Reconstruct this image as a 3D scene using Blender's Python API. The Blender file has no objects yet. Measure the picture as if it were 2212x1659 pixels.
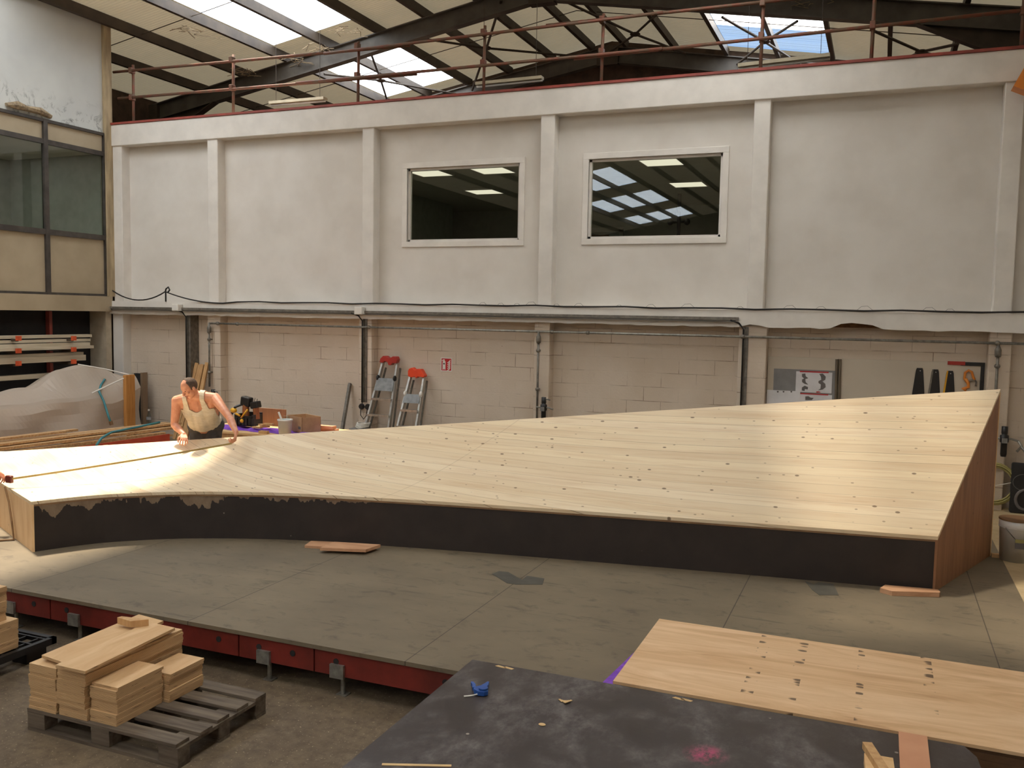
import bpy, bmesh, math, random
from mathutils import Vector, Matrix
random.seed(7)
C = bpy.context.scene.collection
SC = bpy.context.scene
V = Vector
# ------------------------------------------------------------------ camera
F, YAW, PIT, ROL, H = 1937.26, 0.388676, 0.0778541, -0.0176256, 2.65
def axes():
    f = V((-math.sin(YAW), math.cos(YAW), 0)); r = V((math.cos(YAW), math.sin(YAW), 0)); d = V((0, 0, -1))
    f2 = f*math.cos(PIT)+d*math.sin(PIT); d2 = d*math.cos(PIT)-f*math.sin(PIT)
    return r*math.cos(ROL)+d2*math.sin(ROL), d2*math.cos(ROL)-r*math.sin(ROL), f2
AR, AD, AF = axes()
CAMP = V((0, 0, H))
cd = bpy.data.cameras.new('camera'); cam = bpy.data.objects.new('camera', cd); C.objects.link(cam)
cd.sensor_width = 36; cd.lens = F/2212*36; cd.clip_start = .05; cd.clip_end = 200
m = Matrix((AR, -AD, -AF)).transposed().to_4x4(); m.translation = CAMP
cam.matrix_world = m; SC.camera = cam
# ------------------------------------------------------------------ sky, sun, exposure
w = bpy.data.worlds.new('sky'); SC.world = w; w.use_nodes = True
nt = w.node_tree; nt.nodes.clear()
def N(t, kind, **kw):
    n = t.nodes.new(kind)
    for k, v in kw.items():
        if k in n.inputs.keys(): n.inputs[k].default_value = v
        else: setattr(n, k, v)
    return n
tc = N(nt, 'ShaderNodeTexCoord'); ns = N(nt, 'ShaderNodeTexNoise', Scale=2.6, Detail=5.0)
rp = N(nt, 'ShaderNodeValToRGB'); bg = N(nt, 'ShaderNodeBackground', Strength=11.0); ow = N(nt, 'ShaderNodeOutputWorld')
rp.color_ramp.elements[0].position = .46; rp.color_ramp.elements[0].color = (.62, .78, 1, 1)
rp.color_ramp.elements[1].position = .60; rp.color_ramp.elements[1].color = (1, .97, .92, 1)
nt.links.new(tc.outputs['Generated'], ns.inputs['Vector']); nt.links.new(ns.outputs['Fac'], rp.inputs['Fac'])
vd = N(nt, 'ShaderNodeVectorMath', operation='DISTANCE'); nv = N(nt, 'ShaderNodeVectorMath', operation='NORMALIZE')
nt.links.new(tc.outputs['Generated'], nv.inputs[0]); nt.links.new(nv.outputs[0], vd.inputs[0])
vd.inputs[1].default_value = (-.10, .958, .266)      # where the clouds part
r2 = N(nt, 'ShaderNodeValToRGB'); r2.color_ramp.elements[0].position = .13; r2.color_ramp.elements[0].color = (1,1,1,1); r2.color_ramp.elements[1].position = .19; r2.color_ramp.elements[1].color = (0,0,0,1)
nt.links.new(vd.outputs['Value'], r2.inputs['Fac']); mxw = N(nt, 'ShaderNodeMix', data_type='RGBA'); nt.links.new(r2.outputs['Color'], mxw.inputs[0])
nt.links.new(rp.outputs['Color'], mxw.inputs[6]); mxw.inputs[7].default_value = (.052, .085, .14, 1)
nt.links.new(mxw.outputs[2], bg.inputs['Color']); nt.links.new(bg.outputs[0], ow.inputs[0])
sd = bpy.data.lights.new('sun', 'SUN'); sd.energy = 28; sd.color = (1, .88, .70); sd.angle = math.radians(4.5)
sun = bpy.data.objects.new('sun', sd); C.objects.link(sun)
SUNDIR = V((.36, -.20, -1)).normalized()
sun.rotation_euler = SUNDIR.to_track_quat('-Z', 'Y').to_euler(); sun.location = (-4, 4, 20)
SC.view_settings.view_transform = 'Standard'; SC.view_settings.look = 'None'
SC.view_settings.gamma = 1; SC.view_settings.exposure = -0.78; SC.view_settings.use_curve_mapping = False
# ------------------------------------------------------------------ helpers
def ray(u, v): return AR*((u-1106)/F)+AD*((v-829.5)/F)+AF
def PZ(u, v, z): q = ray(u, v); return CAMP+q*((z-H)/q.z)
def PY(u, v, y): q = ray(u, v); return CAMP+q*(y/q.y)
def PX(u, v, x): q = ray(u, v); return CAMP+q*(x/q.x)
XR, ZR, SL = -6.05, 8.85, .172
def roofz(x): return ZR-SL*abs(x-XR)
def PR(u, v, off=0):
    q = ray(u, v)
    for s in (1, -1):
        t = (ZR+off-s*SL*(0-XR)-H)/(q.z+s*SL*q.x); P = CAMP+q*t
        if t > 0 and s*(P.x-XR) >= -.01: return P
    return P
class MB:
    def __init__(s): s.v = []; s.f = []
    def add(s, vs, fs):
        o = len(s.v); s.v += [V(a) for a in vs]; s.f += [tuple(i+o for i in f) for f in fs]; return s
    def box(s, a, b):
        x0, y0, z0 = [min(a[i], b[i]) for i in range(3)]; x1, y1, z1 = [max(a[i], b[i]) for i in range(3)]
        return s.add([(x0,y0,z0),(x1,y0,z0),(x1,y1,z0),(x0,y1,z0),(x0,y0,z1),(x1,y0,z1),(x1,y1,z1),(x0,y1,z1)],
                     [(0,3,2,1),(4,5,6,7),(0,1,5,4),(1,2,6,5),(2,3,7,6),(3,0,4,7)])
    def obox(s, p, q, w, h, up=(0,0,1)):       # beam from p to q, width w (side) height h (up)
        p = V(p); q = V(q); d = (q-p).normalized(); u = V(up)
        sd_ = d.cross(u).normalized(); u = sd_.cross(d)
        c = []
        for P in (p, q):
            for a, b in ((-1,-1),(1,-1),(1,1),(-1,1)): c.append(P+sd_*(a*w/2)+u*(b*h/2))
        return s.add(c, [(0,1,2,3),(7,6,5,4),(0,4,5,1),(1,5,6,2),(2,6,7,3),(3,7,4,0)])
    def prism(s, pts, vec):                     # closed polygon extruded by vec
        n = len(pts); vec = V(vec); A = [V(p) for p in pts]; B = [p+vec for p in A]
        return s.add(A+B, [tuple(range(n-1,-1,-1)), tuple(range(n, 2*n))]+[(i,(i+1)%n,n+(i+1)%n,n+i) for i in range(n)])
    def tube(s, pts, r, n=8, cap=True):
        pts = [V(p) for p in pts]; rs = r if isinstance(r, (list, tuple)) else [r]*len(pts)
        vs = []; prev = None
        for i, p in enumerate(pts):
            d = (pts[min(i+1, len(pts)-1)]-pts[max(i-1, 0)]).normalized()
            if prev is None: a = d.orthogonal().normalized()
            else:
                a = prev-d*prev.dot(d); a = a.normalized() if a.length > 1e-5 else d.orthogonal().normalized()
            prev = a; b = d.cross(a)
            for k in range(n):
                t = 2*math.pi*k/n; vs.append(p+(a*math.cos(t)+b*math.sin(t))*rs[i])
        fs = [(i*n+k, i*n+(k+1)%n, (i+1)*n+(k+1)%n, (i+1)*n+k) for i in range(len(pts)-1) for k in range(n)]
        if cap: fs += [tuple(range(n-1,-1,-1)), tuple((len(pts)-1)*n+k for k in range(n))]
        return s.add(vs, fs)
    def lathe(s, prof, c=(0,0,0), n=24):        # prof: (r, z)
        vs = [(c[0]+r*math.cos(2*math.pi*k/n), c[1]+r*math.sin(2*math.pi*k/n), c[2]+z) for r, z in prof for k in range(n)]
        fs = [(i*n+k, i*n+(k+1)%n, (i+1)*n+(k+1)%n, (i+1)*n+k) for i in range(len(prof)-1) for k in range(n)]
        fs += [tuple(range(n-1,-1,-1)), tuple((len(prof)-1)*n+k for k in range(n))]
        return s.add(vs, fs)
    def sph(s, c, r, sc=(1,1,1), ax=None, n=12):
        c = V(c); ax = ax or (V((1,0,0)), V((0,1,0)), V((0,0,1))); vs = []; fs = []
        vs.append(c+ax[2]*r*sc[2])
        for i in range(1, n):
            a = math.pi*i/n
            for k in range(2*n):
                t = math.pi*k/n
                vs.append(c+ax[0]*(r*sc[0]*math.sin(a)*math.cos(t))+ax[1]*(r*sc[1]*math.sin(a)*math.sin(t))+ax[2]*(r*sc[2]*math.cos(a)))
        vs.append(c-ax[2]*r*sc[2]); m_ = 2*n; L = len(vs)-1
        for k in range(m_): fs.append((0, 1+k, 1+(k+1)%m_)); fs.append((L, L-m_+(k+1)%m_, L-m_+k))
        for i in range(n-2):
            for k in range(m_): fs.append((1+i*m_+k, 1+(i+1)*m_+k, 1+(i+1)*m_+(k+1)%m_, 1+i*m_+(k+1)%m_))
        return s.add(vs, fs)
    def rot(s, ang, c, axis=(0,0,1)):
        M = Matrix.Rotation(ang, 3, V(axis)); c = V(c); s.v = [c+M@(p-c) for p in s.v]; return s
    def mesh(s, name, off=(0,0,0), smooth=False):
        me = bpy.data.meshes.new(name); off = V(off)
        me.from_pydata([tuple(p-off) for p in s.v], [], s.f); me.update()
        bm = bmesh.new(); bm.from_mesh(me); bmesh.ops.recalc_face_normals(bm, faces=bm.faces); bm.to_mesh(me); bm.free()
        if smooth: me.polygons.foreach_set('use_smooth', [True]*len(me.polygons))
        return me
    def build(s, name, mt, parent=None, label=None, cat=None, group=None, kind=None, smooth=False, bevel=0):
        if parent is None:
            xs = [p.x for p in s.v]; ys = [p.y for p in s.v]; zs = [p.z for p in s.v]
            org = V(((min(xs)+max(xs))/2, (min(ys)+max(ys))/2, min(zs)))
        else: org = wloc(parent)
        o = bpy.data.objects.new(name, s.mesh(name, org, smooth)); C.objects.link(o)
        if mt is not None: o.data.materials.append(mt)
        if parent is None: o.location = org
        else: o.parent = parent
        if bevel:
            b = o.modifiers.new('bevel', 'BEVEL'); b.width = bevel; b.segments = 2; b.limit_method = 'ANGLE'
        if smooth and not bevel: pass
        return tag(o, label, cat, group, kind)
def wloc(o):
    l = V((0,0,0))
    while o: l = l+o.location; o = o.parent
    return l
def tag(o, label=None, cat=None, group=None, kind=None):
    if label: o['label'] = label
    if cat: o['category'] = cat
    if group: o['group'] = group
    if kind: o['kind'] = kind
    return o
def empty(name, loc, label=None, cat=None, group=None, kind=None):
    o = bpy.data.objects.new(name, None); C.objects.link(o); o.location = loc; o.empty_display_size = .1
    return tag(o, label, cat, group, kind)
def S(name, mb, mt, **k): return mb.build(name, mt, kind='structure', **k)
def dup(root, loc=None, rz=0):
    r = root.copy(); C.objects.link(r)
    if loc is not None: r.location = loc
    r.rotation_euler = (0, 0, rz)
    for ch in list(root.children):
        c = ch.copy(); C.objects.link(c); c.parent = r
        for g in ch.children:
            d = g.copy(); C.objects.link(d); d.parent = c
    return r
# ------------------------------------------------------------------ materials
def srgb(r, g, b):
    f = lambda c: (c/255/12.92) if c/255 <= .04045 else ((c/255+.055)/1.055)**2.4
    return (f(r), f(g), f(b), 1)
class T:
    def __init__(s, name):
        s.m = bpy.data.materials.new(name); s.m.use_nodes = True; s.t = s.m.node_tree; s.b = s.t.nodes['Principled BSDF']
    def n(s, kind, **kw): return N(s.t, kind, **kw)
    def l(s, a, b): s.t.links.new(a, b)
    def pos(s, scale=(1,1,1), obj=False):
        g = s.n('ShaderNodeTexCoord') if obj else s.n('ShaderNodeNewGeometry')
        mp = s.n('ShaderNodeMapping'); mp.inputs['Scale'].default_value = scale
        s.l(g.outputs['Object' if obj else 'Position'], mp.inputs['Vector']); return mp.outputs[0]
    def noise(s, vec, scale, detail=4, rough=.55, dist=0):
        n = s.n('ShaderNodeTexNoise', Scale=scale, Detail=detail, Roughness=rough, Distortion=dist); s.l(vec, n.inputs['Vector']); return n.outputs['Fac']
    def ramp(s, fac, stops):
        r = s.n('ShaderNodeValToRGB'); e = r.color_ramp.elements
        while len(e) < len(stops): e.new(.5)
        for i, (p, c) in enumerate(stops): e[i].position = p; e[i].color = c if len(c) == 4 else (*c, 1)
        s.l(fac, r.inputs['Fac']); return r.outputs['Color']
    def mix(s, fac, a, b, mode='MIX'):
        m_ = s.n('ShaderNodeMix', data_type='RGBA', blend_type=mode)
        for i, x in ((0, fac), (6, a), (7, b)):
            if hasattr(x, 'is_output') or hasattr(x, 'links'): s.l(x, m_.inputs[i])
            else: m_.inputs[i].default_value = x
        return m_.outputs[2]
    def math(s, op, a, b=0.0, c=0.0):
        m_ = s.n('ShaderNodeMath', operation=op)
        for i, x in enumerate((a, b, c)):
            if hasattr(x, 'links'): s.l(x, m_.inputs[i])
            else: m_.inputs[i].default_value = x
        return m_.outputs[0]
    def bump(s, h, st=.3, d=.01):
        b = s.n('ShaderNodeBump', Strength=st, Distance=d); s.l(h, b.inputs['Height']); s.l(b.outputs[0], s.b.inputs['Normal'])
    def col(s, c):
        if hasattr(c, 'links'): s.l(c, s.b.inputs['Base Color'])
        else: s.b.inputs['Base Color'].default_value = c
W1, B0 = (1,1,1,1), (0,0,0,1)
def mat(name, c1, c2=None, rough=.6, metal=0, scale=6, stretch=(1,1,1), bump=0, lo=.35, hi=.65, obj=False, detail=4):
    t = T(name); t.b.inputs['Roughness'].default_value = rough; t.b.inputs['Metallic'].default_value = metal
    if c2 is None: c2 = tuple(x*.86 for x in c1[:3])+(1,)
    nz = t.noise(t.pos(stretch, obj), scale, detail)
    t.col(t.ramp(nz, [(lo, c1), (hi, c2)]))
    if bump: t.bump(nz, bump)
    return t.m
def spots(t, vec, scale, thr, soft=.03, rnd=.75):
    """small dark knots: voronoi cells, only some of them carry one"""
    vo = t.n('ShaderNodeTexVoronoi', Scale=scale); t.l(vec, vo.inputs['Vector'])
    a = t.ramp(vo.outputs['Distance'], [(thr, W1), (thr+soft, B0)])
    sp = t.n('ShaderNodeSeparateColor'); t.l(vo.outputs['Color'], sp.inputs[0])
    return t.math('MULTIPLY', a, t.math('GREATER_THAN', sp.outputs[0], rnd))
M = {}
M['white_wall'] = mat('white_paint', srgb(222,216,208), srgb(212,205,196), .75, scale=1.6, bump=.06)
M['white_trim'] = mat('white_gloss_paint', srgb(228,222,214), srgb(216,210,202), .5, scale=3)
def block_wall():
    t = T('painted_blockwork'); t.b.inputs['Roughness'].default_value = .85
    g = t.n('ShaderNodeNewGeometry'); sp = t.n('ShaderNodeSeparateXYZ'); t.l(g.outputs['Position'], sp.inputs[0])
    cb = t.n('ShaderNodeCombineXYZ'); t.l(t.math('ADD', sp.outputs[0], sp.outputs[1]), cb.inputs[0]); t.l(sp.outputs[2], cb.inputs[1])
    br = t.n('ShaderNodeTexBrick', offset=.5, Scale=1.0); t.l(cb.outputs[0], br.inputs['Vector'])
    for k, v in (('Mortar Size', .006), ('Mortar Smooth', .4), ('Brick Width', .5), ('Row Height', .205)): br.inputs[k].default_value = v
    br.inputs['Color1'].default_value = (0,0,0,1); br.inputs['Color2'].default_value = (.25,.25,.25,1); br.inputs['Mortar'].default_value = W1
    msk = t.ramp(t.noise(t.pos((1,1,1)), 2.3, 5), [(.46, B0), (.66, W1)])
    line = t.math('MULTIPLY', br.outputs['Fac'], msk)
    nz = t.noise(t.pos(), 1.3, 6)
    base = t.ramp(nz, [(.3, srgb(216,201,184)), (.7, srgb(205,188,168))])
    c = t.mix(t.math('MULTIPLY', line, .75), base, srgb(120,95,72))
    c = t.mix(t.math('MULTIPLY', spots(t, t.pos(), 9, .05, .02, .9), .6), c, srgb(90,70,55))
    t.col(c); t.bump(t.math('SUBTRACT', t.noise(t.pos(), 30, 4), t.math('MULTIPLY', br.outputs['Fac'], .8)), .35, .01)
    return t.m
M['block'] = block_wall()
def concrete():
    t = T('dusty_concrete'); t.b.inputs['Roughness'].default_value = .85
    a = t.noise(t.pos(), 1.5, 8, .65); b = t.noise(t.pos(), 14, 6, .7)
    c = t.ramp(a, [(.3, srgb(122,105,82)), (.55, srgb(98,83,65)), (.75, srgb(134,117,94))])
    c = t.mix(t.ramp(b, [(.45, B0), (.7, (.6,.6,.6,1))]), c, srgb(66,54,44))
    c = t.mix(t.ramp(t.noise(t.pos(), 60, 2), [(.66, B0), (.70, W1)]), c, srgb(158,142,116))
    t.col(c); t.bump(b, .3, .01); return t.m
M['concrete'] = concrete()
def deckboard():
    t = T('grey_particle_board'); t.b.inputs['Roughness'].default_value = .7
    g = t.n('ShaderNodeNewGeometry'); sp = t.n('ShaderNodeSeparateXYZ'); t.l(g.outputs['Position'], sp.inputs[0])
    a = t.noise(t.pos((.7,1,1)), 1.2, 6, .6); b = t.noise(t.pos((1,1.6,1)), 5, 7, .7, .5)
    c = t.ramp(a, [(.3, srgb(128,114,92)), (.7, srgb(104,92,74))])
    c = t.mix(t.ramp(b, [(.55, B0), (.68, (.55,.55,.55,1))]), c, srgb(70,60,50))
    c = t.mix(t.ramp(t.noise(t.pos((.3,2.5,1)), 6, 5), [(.62, B0), (.68, (.5,.5,.5,1))]), c, srgb(78,66,54))
    # seams every 1.83 m across, every 2.44 m deep
    fx = t.math('ABSOLUTE', t.math('SUBTRACT', t.math('FRACT', t.math('DIVIDE', t.math('ADD', sp.outputs[0], 2.82+18.3), 1.83)), .5))
    sx = t.math('GREATER_THAN', fx, .5-.0022)
    fy = t.math('ABSOLUTE', t.math('SUBTRACT', t.math('FRACT', t.math('DIVIDE', t.math('ADD', sp.outputs[1], -5.1+24.4+1.2), 2.44)), .5))
    sy = t.math('MULTIPLY', t.math('GREATER_THAN', fy, .4985), .35)
    c = t.mix(t.math('MULTIPLY', t.math('MAXIMUM', sx, sy), .75), c, srgb(52,42,34))
    t.col(c); t.bump(b, .12, .005); return t.m
M['deck'] = deckboard()
def planks():
    t = T('pale_spruce_planks'); t.b.inputs['Roughness'].default_value = .62
    uv = t.n('ShaderNodeUVMap'); sp = t.n('ShaderNodeSeparateXYZ'); t.l(uv.outputs[0], sp.inputs[0])
    U_, V_ = sp.outputs[0], sp.outputs[1]
    pv = t.math('DIVIDE', V_, .12); idx = t.math('FLOOR', pv); fr = t.math('SUBTRACT', pv, idx)
    wn = t.n('ShaderNodeTexWhiteNoise', noise_dimensions='1D'); t.l(idx, wn.inputs['W'])
    base = t.ramp(wn.outputs['Value'], [(0, srgb(232,212,178)), (.5, srgb(224,202,168)), (1, srgb(238,220,190))])
    cb = t.n('ShaderNodeCombineXYZ'); t.l(t.math('MULTIPLY', U_, .9), cb.inputs[0]); t.l(t.math('MULTIPLY', V_, 16), cb.inputs[1]); t.l(idx, cb.inputs[2])
    gr = t.noise(cb.outputs[0], 1.6, 6, .6, .6)
    c = t.mix(t.ramp(gr, [(.48, B0), (.75, (.55,.55,.55,1))]), base, srgb(206,170,128))
    cb2 = t.n('ShaderNodeCombineXYZ'); t.l(t.math('MULTIPLY', U_, .35), cb2.inputs[0]); t.l(t.math('MULTIPLY', V_, 4), cb2.inputs[1])
    c = t.mix(t.ramp(t.noise(cb2.outputs[0], 1.4, 4), [(.5, B0), (.75, (.4,.4,.4,1))]), c, srgb(196,158,116))
    d = t.math('ABSOLUTE', t.math('SUBTRACT', fr, .5))
    ed = t.math('GREATER_THAN', d, .482)
    wn2 = t.n('ShaderNodeTexWhiteNoise', noise_dimensions='1D'); t.l(t.math('ADD', idx, 31.7), wn2.inputs['W'])
    ed = t.math('MULTIPLY', ed, t.math('ADD', .2, t.math('MULTIPLY', t.math('POWER', wn2.outputs['Value'], 2.5), .7)))
    c = t.mix(ed, c, srgb(120,88,60))
    kv = t.n('ShaderNodeCombineXYZ'); t.l(t.math('MULTIPLY', U_, .62), kv.inputs[0]); t.l(V_, kv.inputs[1])
    k = spots(t, kv.outputs[0], 6.5, .066, .03, .05); k2 = spots(t, kv.outputs[0], 13, .085, .045, .42)
    c = t.mix(t.math('MULTIPLY', k, .8), c, srgb(104,74,50)); c = t.mix(t.math('MULTIPLY', k2, .6), c, srgb(120,90,64))
    g = t.n('ShaderNodeNewGeometry'); s2 = t.n('ShaderNodeSeparateXYZ'); t.l(g.outputs['Position'], s2.inputs[0])
    ln = t.math('SUBTRACT', s2.outputs[0], t.math('ADD', -4.38, t.math('MULTIPLY', t.math('SUBTRACT', s2.outputs[1], 7.76), .58)))
    ln = t.math('LESS_THAN', t.math('ABSOLUTE', ln), .006)
    c = t.mix(t.math('MULTIPLY', ln, .2), c, srgb(120,88,60))
    t.col(c); t.bump(gr, .05, .004); return t.m
M['planks'] = planks()
def film():
    t = T('black_film_panel'); t.b.inputs['Roughness'].default_value = .55
    at = t.n('ShaderNodeAttribute', attribute_name='peel')
    g = t.n('ShaderNodeNewGeometry'); s2 = t.n('ShaderNodeSeparateXYZ'); t.l(g.outputs['Position'], s2.inputs[0])
    h = s2.outputs[2]
    n1 = t.noise(t.pos((1,1,.35)), 3.6, 4, .65); n2 = t.noise(t.pos((1,1,.5)), 16, 3, .6)
    lim = t.math('ADD', .81, t.math('ADD', t.math('MULTIPLY', t.math('SUBTRACT', n1, .64), at.outputs['Fac']), t.math('MULTIPLY', t.math('SUBTRACT', n2, .5), .05)))
    pe = t.math('GREATER_THAN', h, lim)
    base = t.ramp(t.noise(t.pos(), 4, 5), [(.35, srgb(44,36,33)), (.7, srgb(54,45,41))])
    c = t.mix(t.math('MULTIPLY', pe, .9), base, t.ramp(n2, [(.3, srgb(128,104,82)), (.7, srgb(150,130,106))]))
    c = t.mix(t.math('MULTIPLY', spots(t, t.pos((1,1,1)), 3.2, .02, .006, .4), .7), c, srgb(150,140,125))
    t.col(c); return t.m
M['film'] = film()
def ply(name, a, b, knots=True, sx=(.5,3,3), kc=None, k=7):
    t = T(name); t.b.inputs['Roughness'].default_value = .6
    g = t.noise(t.pos(sx, True), 3.0, 6, .6, 1.2)
    c = t.ramp(g, [(.35, a), (.72, b)])
    if knots: c = t.mix(t.math('MULTIPLY', spots(t, t.pos((.7,1,1), True), k, .07, .05, .8), .75), c, kc or srgb(110,76,48))
    t.col(c); t.bump(g, .05, .004); return t.m
M['ply_light'] = ply('light_plywood', srgb(226,190,140), srgb(206,164,112), k=4)
M['ply_end'] = ply('peach_plywood', srgb(232,196,150), srgb(212,168,118), sx=(2,2,.4))
M['ply_red'] = ply('red_brown_plywood', srgb(158,112,78), srgb(128,86,58), sx=(2.5,2.5,.35))
M['ply_mid'] = ply('tan_plywood', srgb(204,168,124), srgb(184,144,98), sx=(2,.3,2))
def ply_sheet():   # big foreground sheet: rows of dark screw-hole patches across the grain
    t = T('worn_plywood_sheet'); t.b.inputs['Roughness'].default_value = .6
    g = t.n('ShaderNodeNewGeometry'); sp = t.n('ShaderNodeSeparateXYZ'); t.l(g.outputs['Position'], sp.inputs[0])
    gr = t.noise(t.pos((.35,2.4,1)), 2.6, 6, .62, 1.5)
    c = t.ramp(gr, [(.34, srgb(226,192,154)), (.55, srgb(210,172,130)), (.76, srgb(184,142,102))])
    m_ = None
    for x0, w_ in ((-.62, .035), (-.38, .03), (-.02, .02), (.36, .03)):
        q = t.math('LESS_THAN', t.math('ABSOLUTE', t.math('SUBTRACT', sp.outputs[0], x0)), w_)
        m_ = q if m_ is None else t.math('MAXIMUM', m_, q)
    k = spots(t, t.pos((.55,1,1)), 17, .24, .14, .38)
    c = t.mix(t.math('MULTIPLY', t.math('MULTIPLY', k, m_), .85), c, srgb(70,48,34))
    c = t.mix(t.math('MULTIPLY', spots(t, t.pos((.4,1,1)), 3.5, .05, .06, .6), .6), c, srgb(120,84,54))
    t.col(c); return t.m
M['ply_sheet'] = ply_sheet()
def edge_ply():
    t = T('plywood_edge_layers'); t.b.inputs['Roughness'].default_value = .7
    g = t.n('ShaderNodeNewGeometry'); sp = t.n('ShaderNodeSeparateXYZ'); t.l(g.outputs['Position'], sp.inputs[0])
    tco = t.n('ShaderNodeTexCoord'); s2 = t.n('ShaderNodeSeparateXYZ'); t.l(tco.outputs['Object'], s2.inputs[0])
    st = t.math('SINE', t.math('MULTIPLY', s2.outputs[2], 1047))   # 6 mm plies
    sn = t.n('ShaderNodeSeparateXYZ'); t.l(g.outputs['Normal'], sn.inputs[0]); side = t.math('LESS_THAN', sn.outputs[2], .5)
    gr = t.noise(t.pos((2,.5,2)), 3, 5, .6, 1)
    top = t.ramp(gr, [(.3, srgb(216,182,138)), (.7, srgb(192,150,104))])
    sd2 = t.mix(t.ramp(st, [(.3, B0), (.8, W1)]), srgb(206,172,128), srgb(158,118,78))
    sd2 = t.mix(t.ramp(t.noise(t.pos((3,3,40)), 3, 3), [(.62, B0), (.68, (.6,.6,.6,1))]), sd2, srgb(90,62,40))
    t.col(t.mix(side, top, sd2)); return t.m
M['ply_stack'] = edge_ply()
def blacktop():
    t = T('scuffed_black_film'); t.b.inputs['Roughness'].default_value = .42
    a = t.noise(t.pos(), 2.2, 6, .7, .4); b = t.noise(t.pos((1,.6,1)), 9, 6, .75)
    c = t.ramp(a, [(.35, srgb(46,37,37)), (.7, srgb(56,47,47))])
    sc_ = t.math('MULTIPLY', t.ramp(a, [(.42, B0), (.6, W1)]), t.ramp(b, [(.40, B0), (.66, W1)]))
    c = t.mix(t.math('MULTIPLY', sc_, .55), c, srgb(128,122,120))
    c = t.mix(t.math('MULTIPLY', spots(t, t.pos(), 5, .035, .02, .5), .7), c, srgb(170,160,150))
    pk = t.n('ShaderNodeVectorMath', operation='DISTANCE'); g = t.n('ShaderNodeNewGeometry'); t.l(g.outputs['Position'], pk.inputs[0]); pk.inputs[1].default_value = PK
    pm = t.math('MULTIPLY', t.ramp(pk.outputs['Value'], [(0, W1), (.12, B0)]), t.ramp(b, [(.45, B0), (.6, W1)]))
    c = t.mix(t.math('MULTIPLY', pm, .8), c, srgb(214,50,120))
    t.col(c); rr = t.ramp(a, [(.3, (.35,.35,.35,1)), (.7, (.6,.6,.6,1))]); t.l(rr, t.b.inputs['Roughness']); return t.m
PK = tuple(PZ(1525, 1630, .5))
M['blacktop'] = blacktop()
def roofmat():
    t = T('cream_corrugated_sheet'); t.b.inputs['Roughness'].default_value = .6
    g = t.n('ShaderNodeNewGeometry'); sp = t.n('ShaderNodeSeparateXYZ'); t.l(g.outputs['Position'], sp.inputs[0])
    st = t.math('SINE', t.math('MULTIPLY', sp.outputs[1], 83))
    nz = t.noise(t.pos(), 1.1, 5)
    c = t.ramp(nz, [(.3, srgb(220,208,178)), (.7, srgb(204,190,158))])
    c = t.mix(t.math('MULTIPLY', t.math('GREATER_THAN', st, .8), .25), c, srgb(150,130,96))
    t.col(c); t.bump(st, .5, .01)
    tl = t.n('ShaderNodeBsdfTranslucent'); tl.inputs[0].default_value = srgb(226,211,178); mx = t.n('ShaderNodeMixShader', Fac=.028)   # thin sheets let a little daylight through
    t.l(t.b.outputs[0], mx.inputs[1]); t.l(tl.outputs[0], mx.inputs[2]); t.l(mx.outputs[0], t.t.nodes['Material Output'].inputs[0]); return t.m
M['roof'] = roofmat()
def mould_wall():
    t = T('stained_plaster'); t.b.inputs['Roughness'].default_value = .85
    g = t.n('ShaderNodeNewGeometry'); sp = t.n('ShaderNodeSeparateXYZ'); t.l(g.outputs['Position'], sp.inputs[0])
    a = t.noise(t.pos(), .9, 4); c = t.ramp(a, [(.3, srgb(206,206,200)), (.7, srgb(188,188,184))])
    b = t.noise(t.pos((1,1,1)), 4.5, 6, .7, 1.2)
    low = t.ramp(sp.outputs[2], [(0,W1),(1,W1)])
    hm = t.n('ShaderNodeMapRange'); t.l(sp.outputs[2], hm.inputs[0]); hm.inputs[1].default_value = 6.25; hm.inputs[2].default_value = 5.9
    mm = t.math('MULTIPLY', t.ramp(b, [(.52, B0), (.64, W1)]), hm.outputs[0])
    c = t.mix(t.math('MULTIPLY', mm, .7), c, srgb(74,70,66)); t.col(c); return t.m
M['plaster'] = mould_wall()
M['beige'] = mat('beige_panel', srgb(176,160,134), srgb(164,148,122), .7, scale=1.5)
M['alu_dark'] = mat('dark_window_frame', srgb(82,76,70), srgb(66,60,56), .5, .3)
M['dark'] = mat('black_paint', srgb(30,28,28), srgb(38,35,34), .8)
M['gable'] = mat('dark_gable_brick', srgb(96,76,62), srgb(74,58,48), .9, scale=5)
M['steel'] = mat('grey_painted_steel', srgb(104,98,90), srgb(84,78,72), .6, .1, scale=3)
M['purlin'] = mat('brown_grey_steel', srgb(84,72,60), srgb(66,56,48), .6, .2, scale=3)
M['rust'] = mat('rusty_scaffold_tube', srgb(128,78,62), srgb(112,88,70), .6, .3, scale=9, lo=.4, hi=.6)
M['redpaint'] = mat('faded_red_paint', srgb(158,70,58), srgb(130,62,52), .6, scale=5)
M['redsteel'] = mat('dark_red_steel', srgb(128,44,34), srgb(100,36,28), .55, .1, scale=4)
M['galv'] = mat('galvanised_steel', srgb(168,166,158), srgb(136,134,128), .45, .7, scale=18)
M['galv_d'] = mat('dull_zinc', srgb(136,130,120), srgb(110,104,96), .5, .5, scale=18)
M['alu'] = mat('brushed_aluminium', srgb(196,192,184), srgb(166,162,156), .35, .8, scale=8, stretch=(8,8,.5))
M['greyplate'] = mat('grey_metal_plate', srgb(150,150,148), srgb(124,124,124), .45, .6, scale=12)
M['black'] = mat('black_plastic', srgb(34,32,32), srgb(26,24,24), .45)
M['rubber'] = mat('black_cable', srgb(36,30,28), srgb(26,22,20), .6)
M['orange'] = mat('orange_plastic', srgb(238,80,44), srgb(226,66,34), .4)
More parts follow.
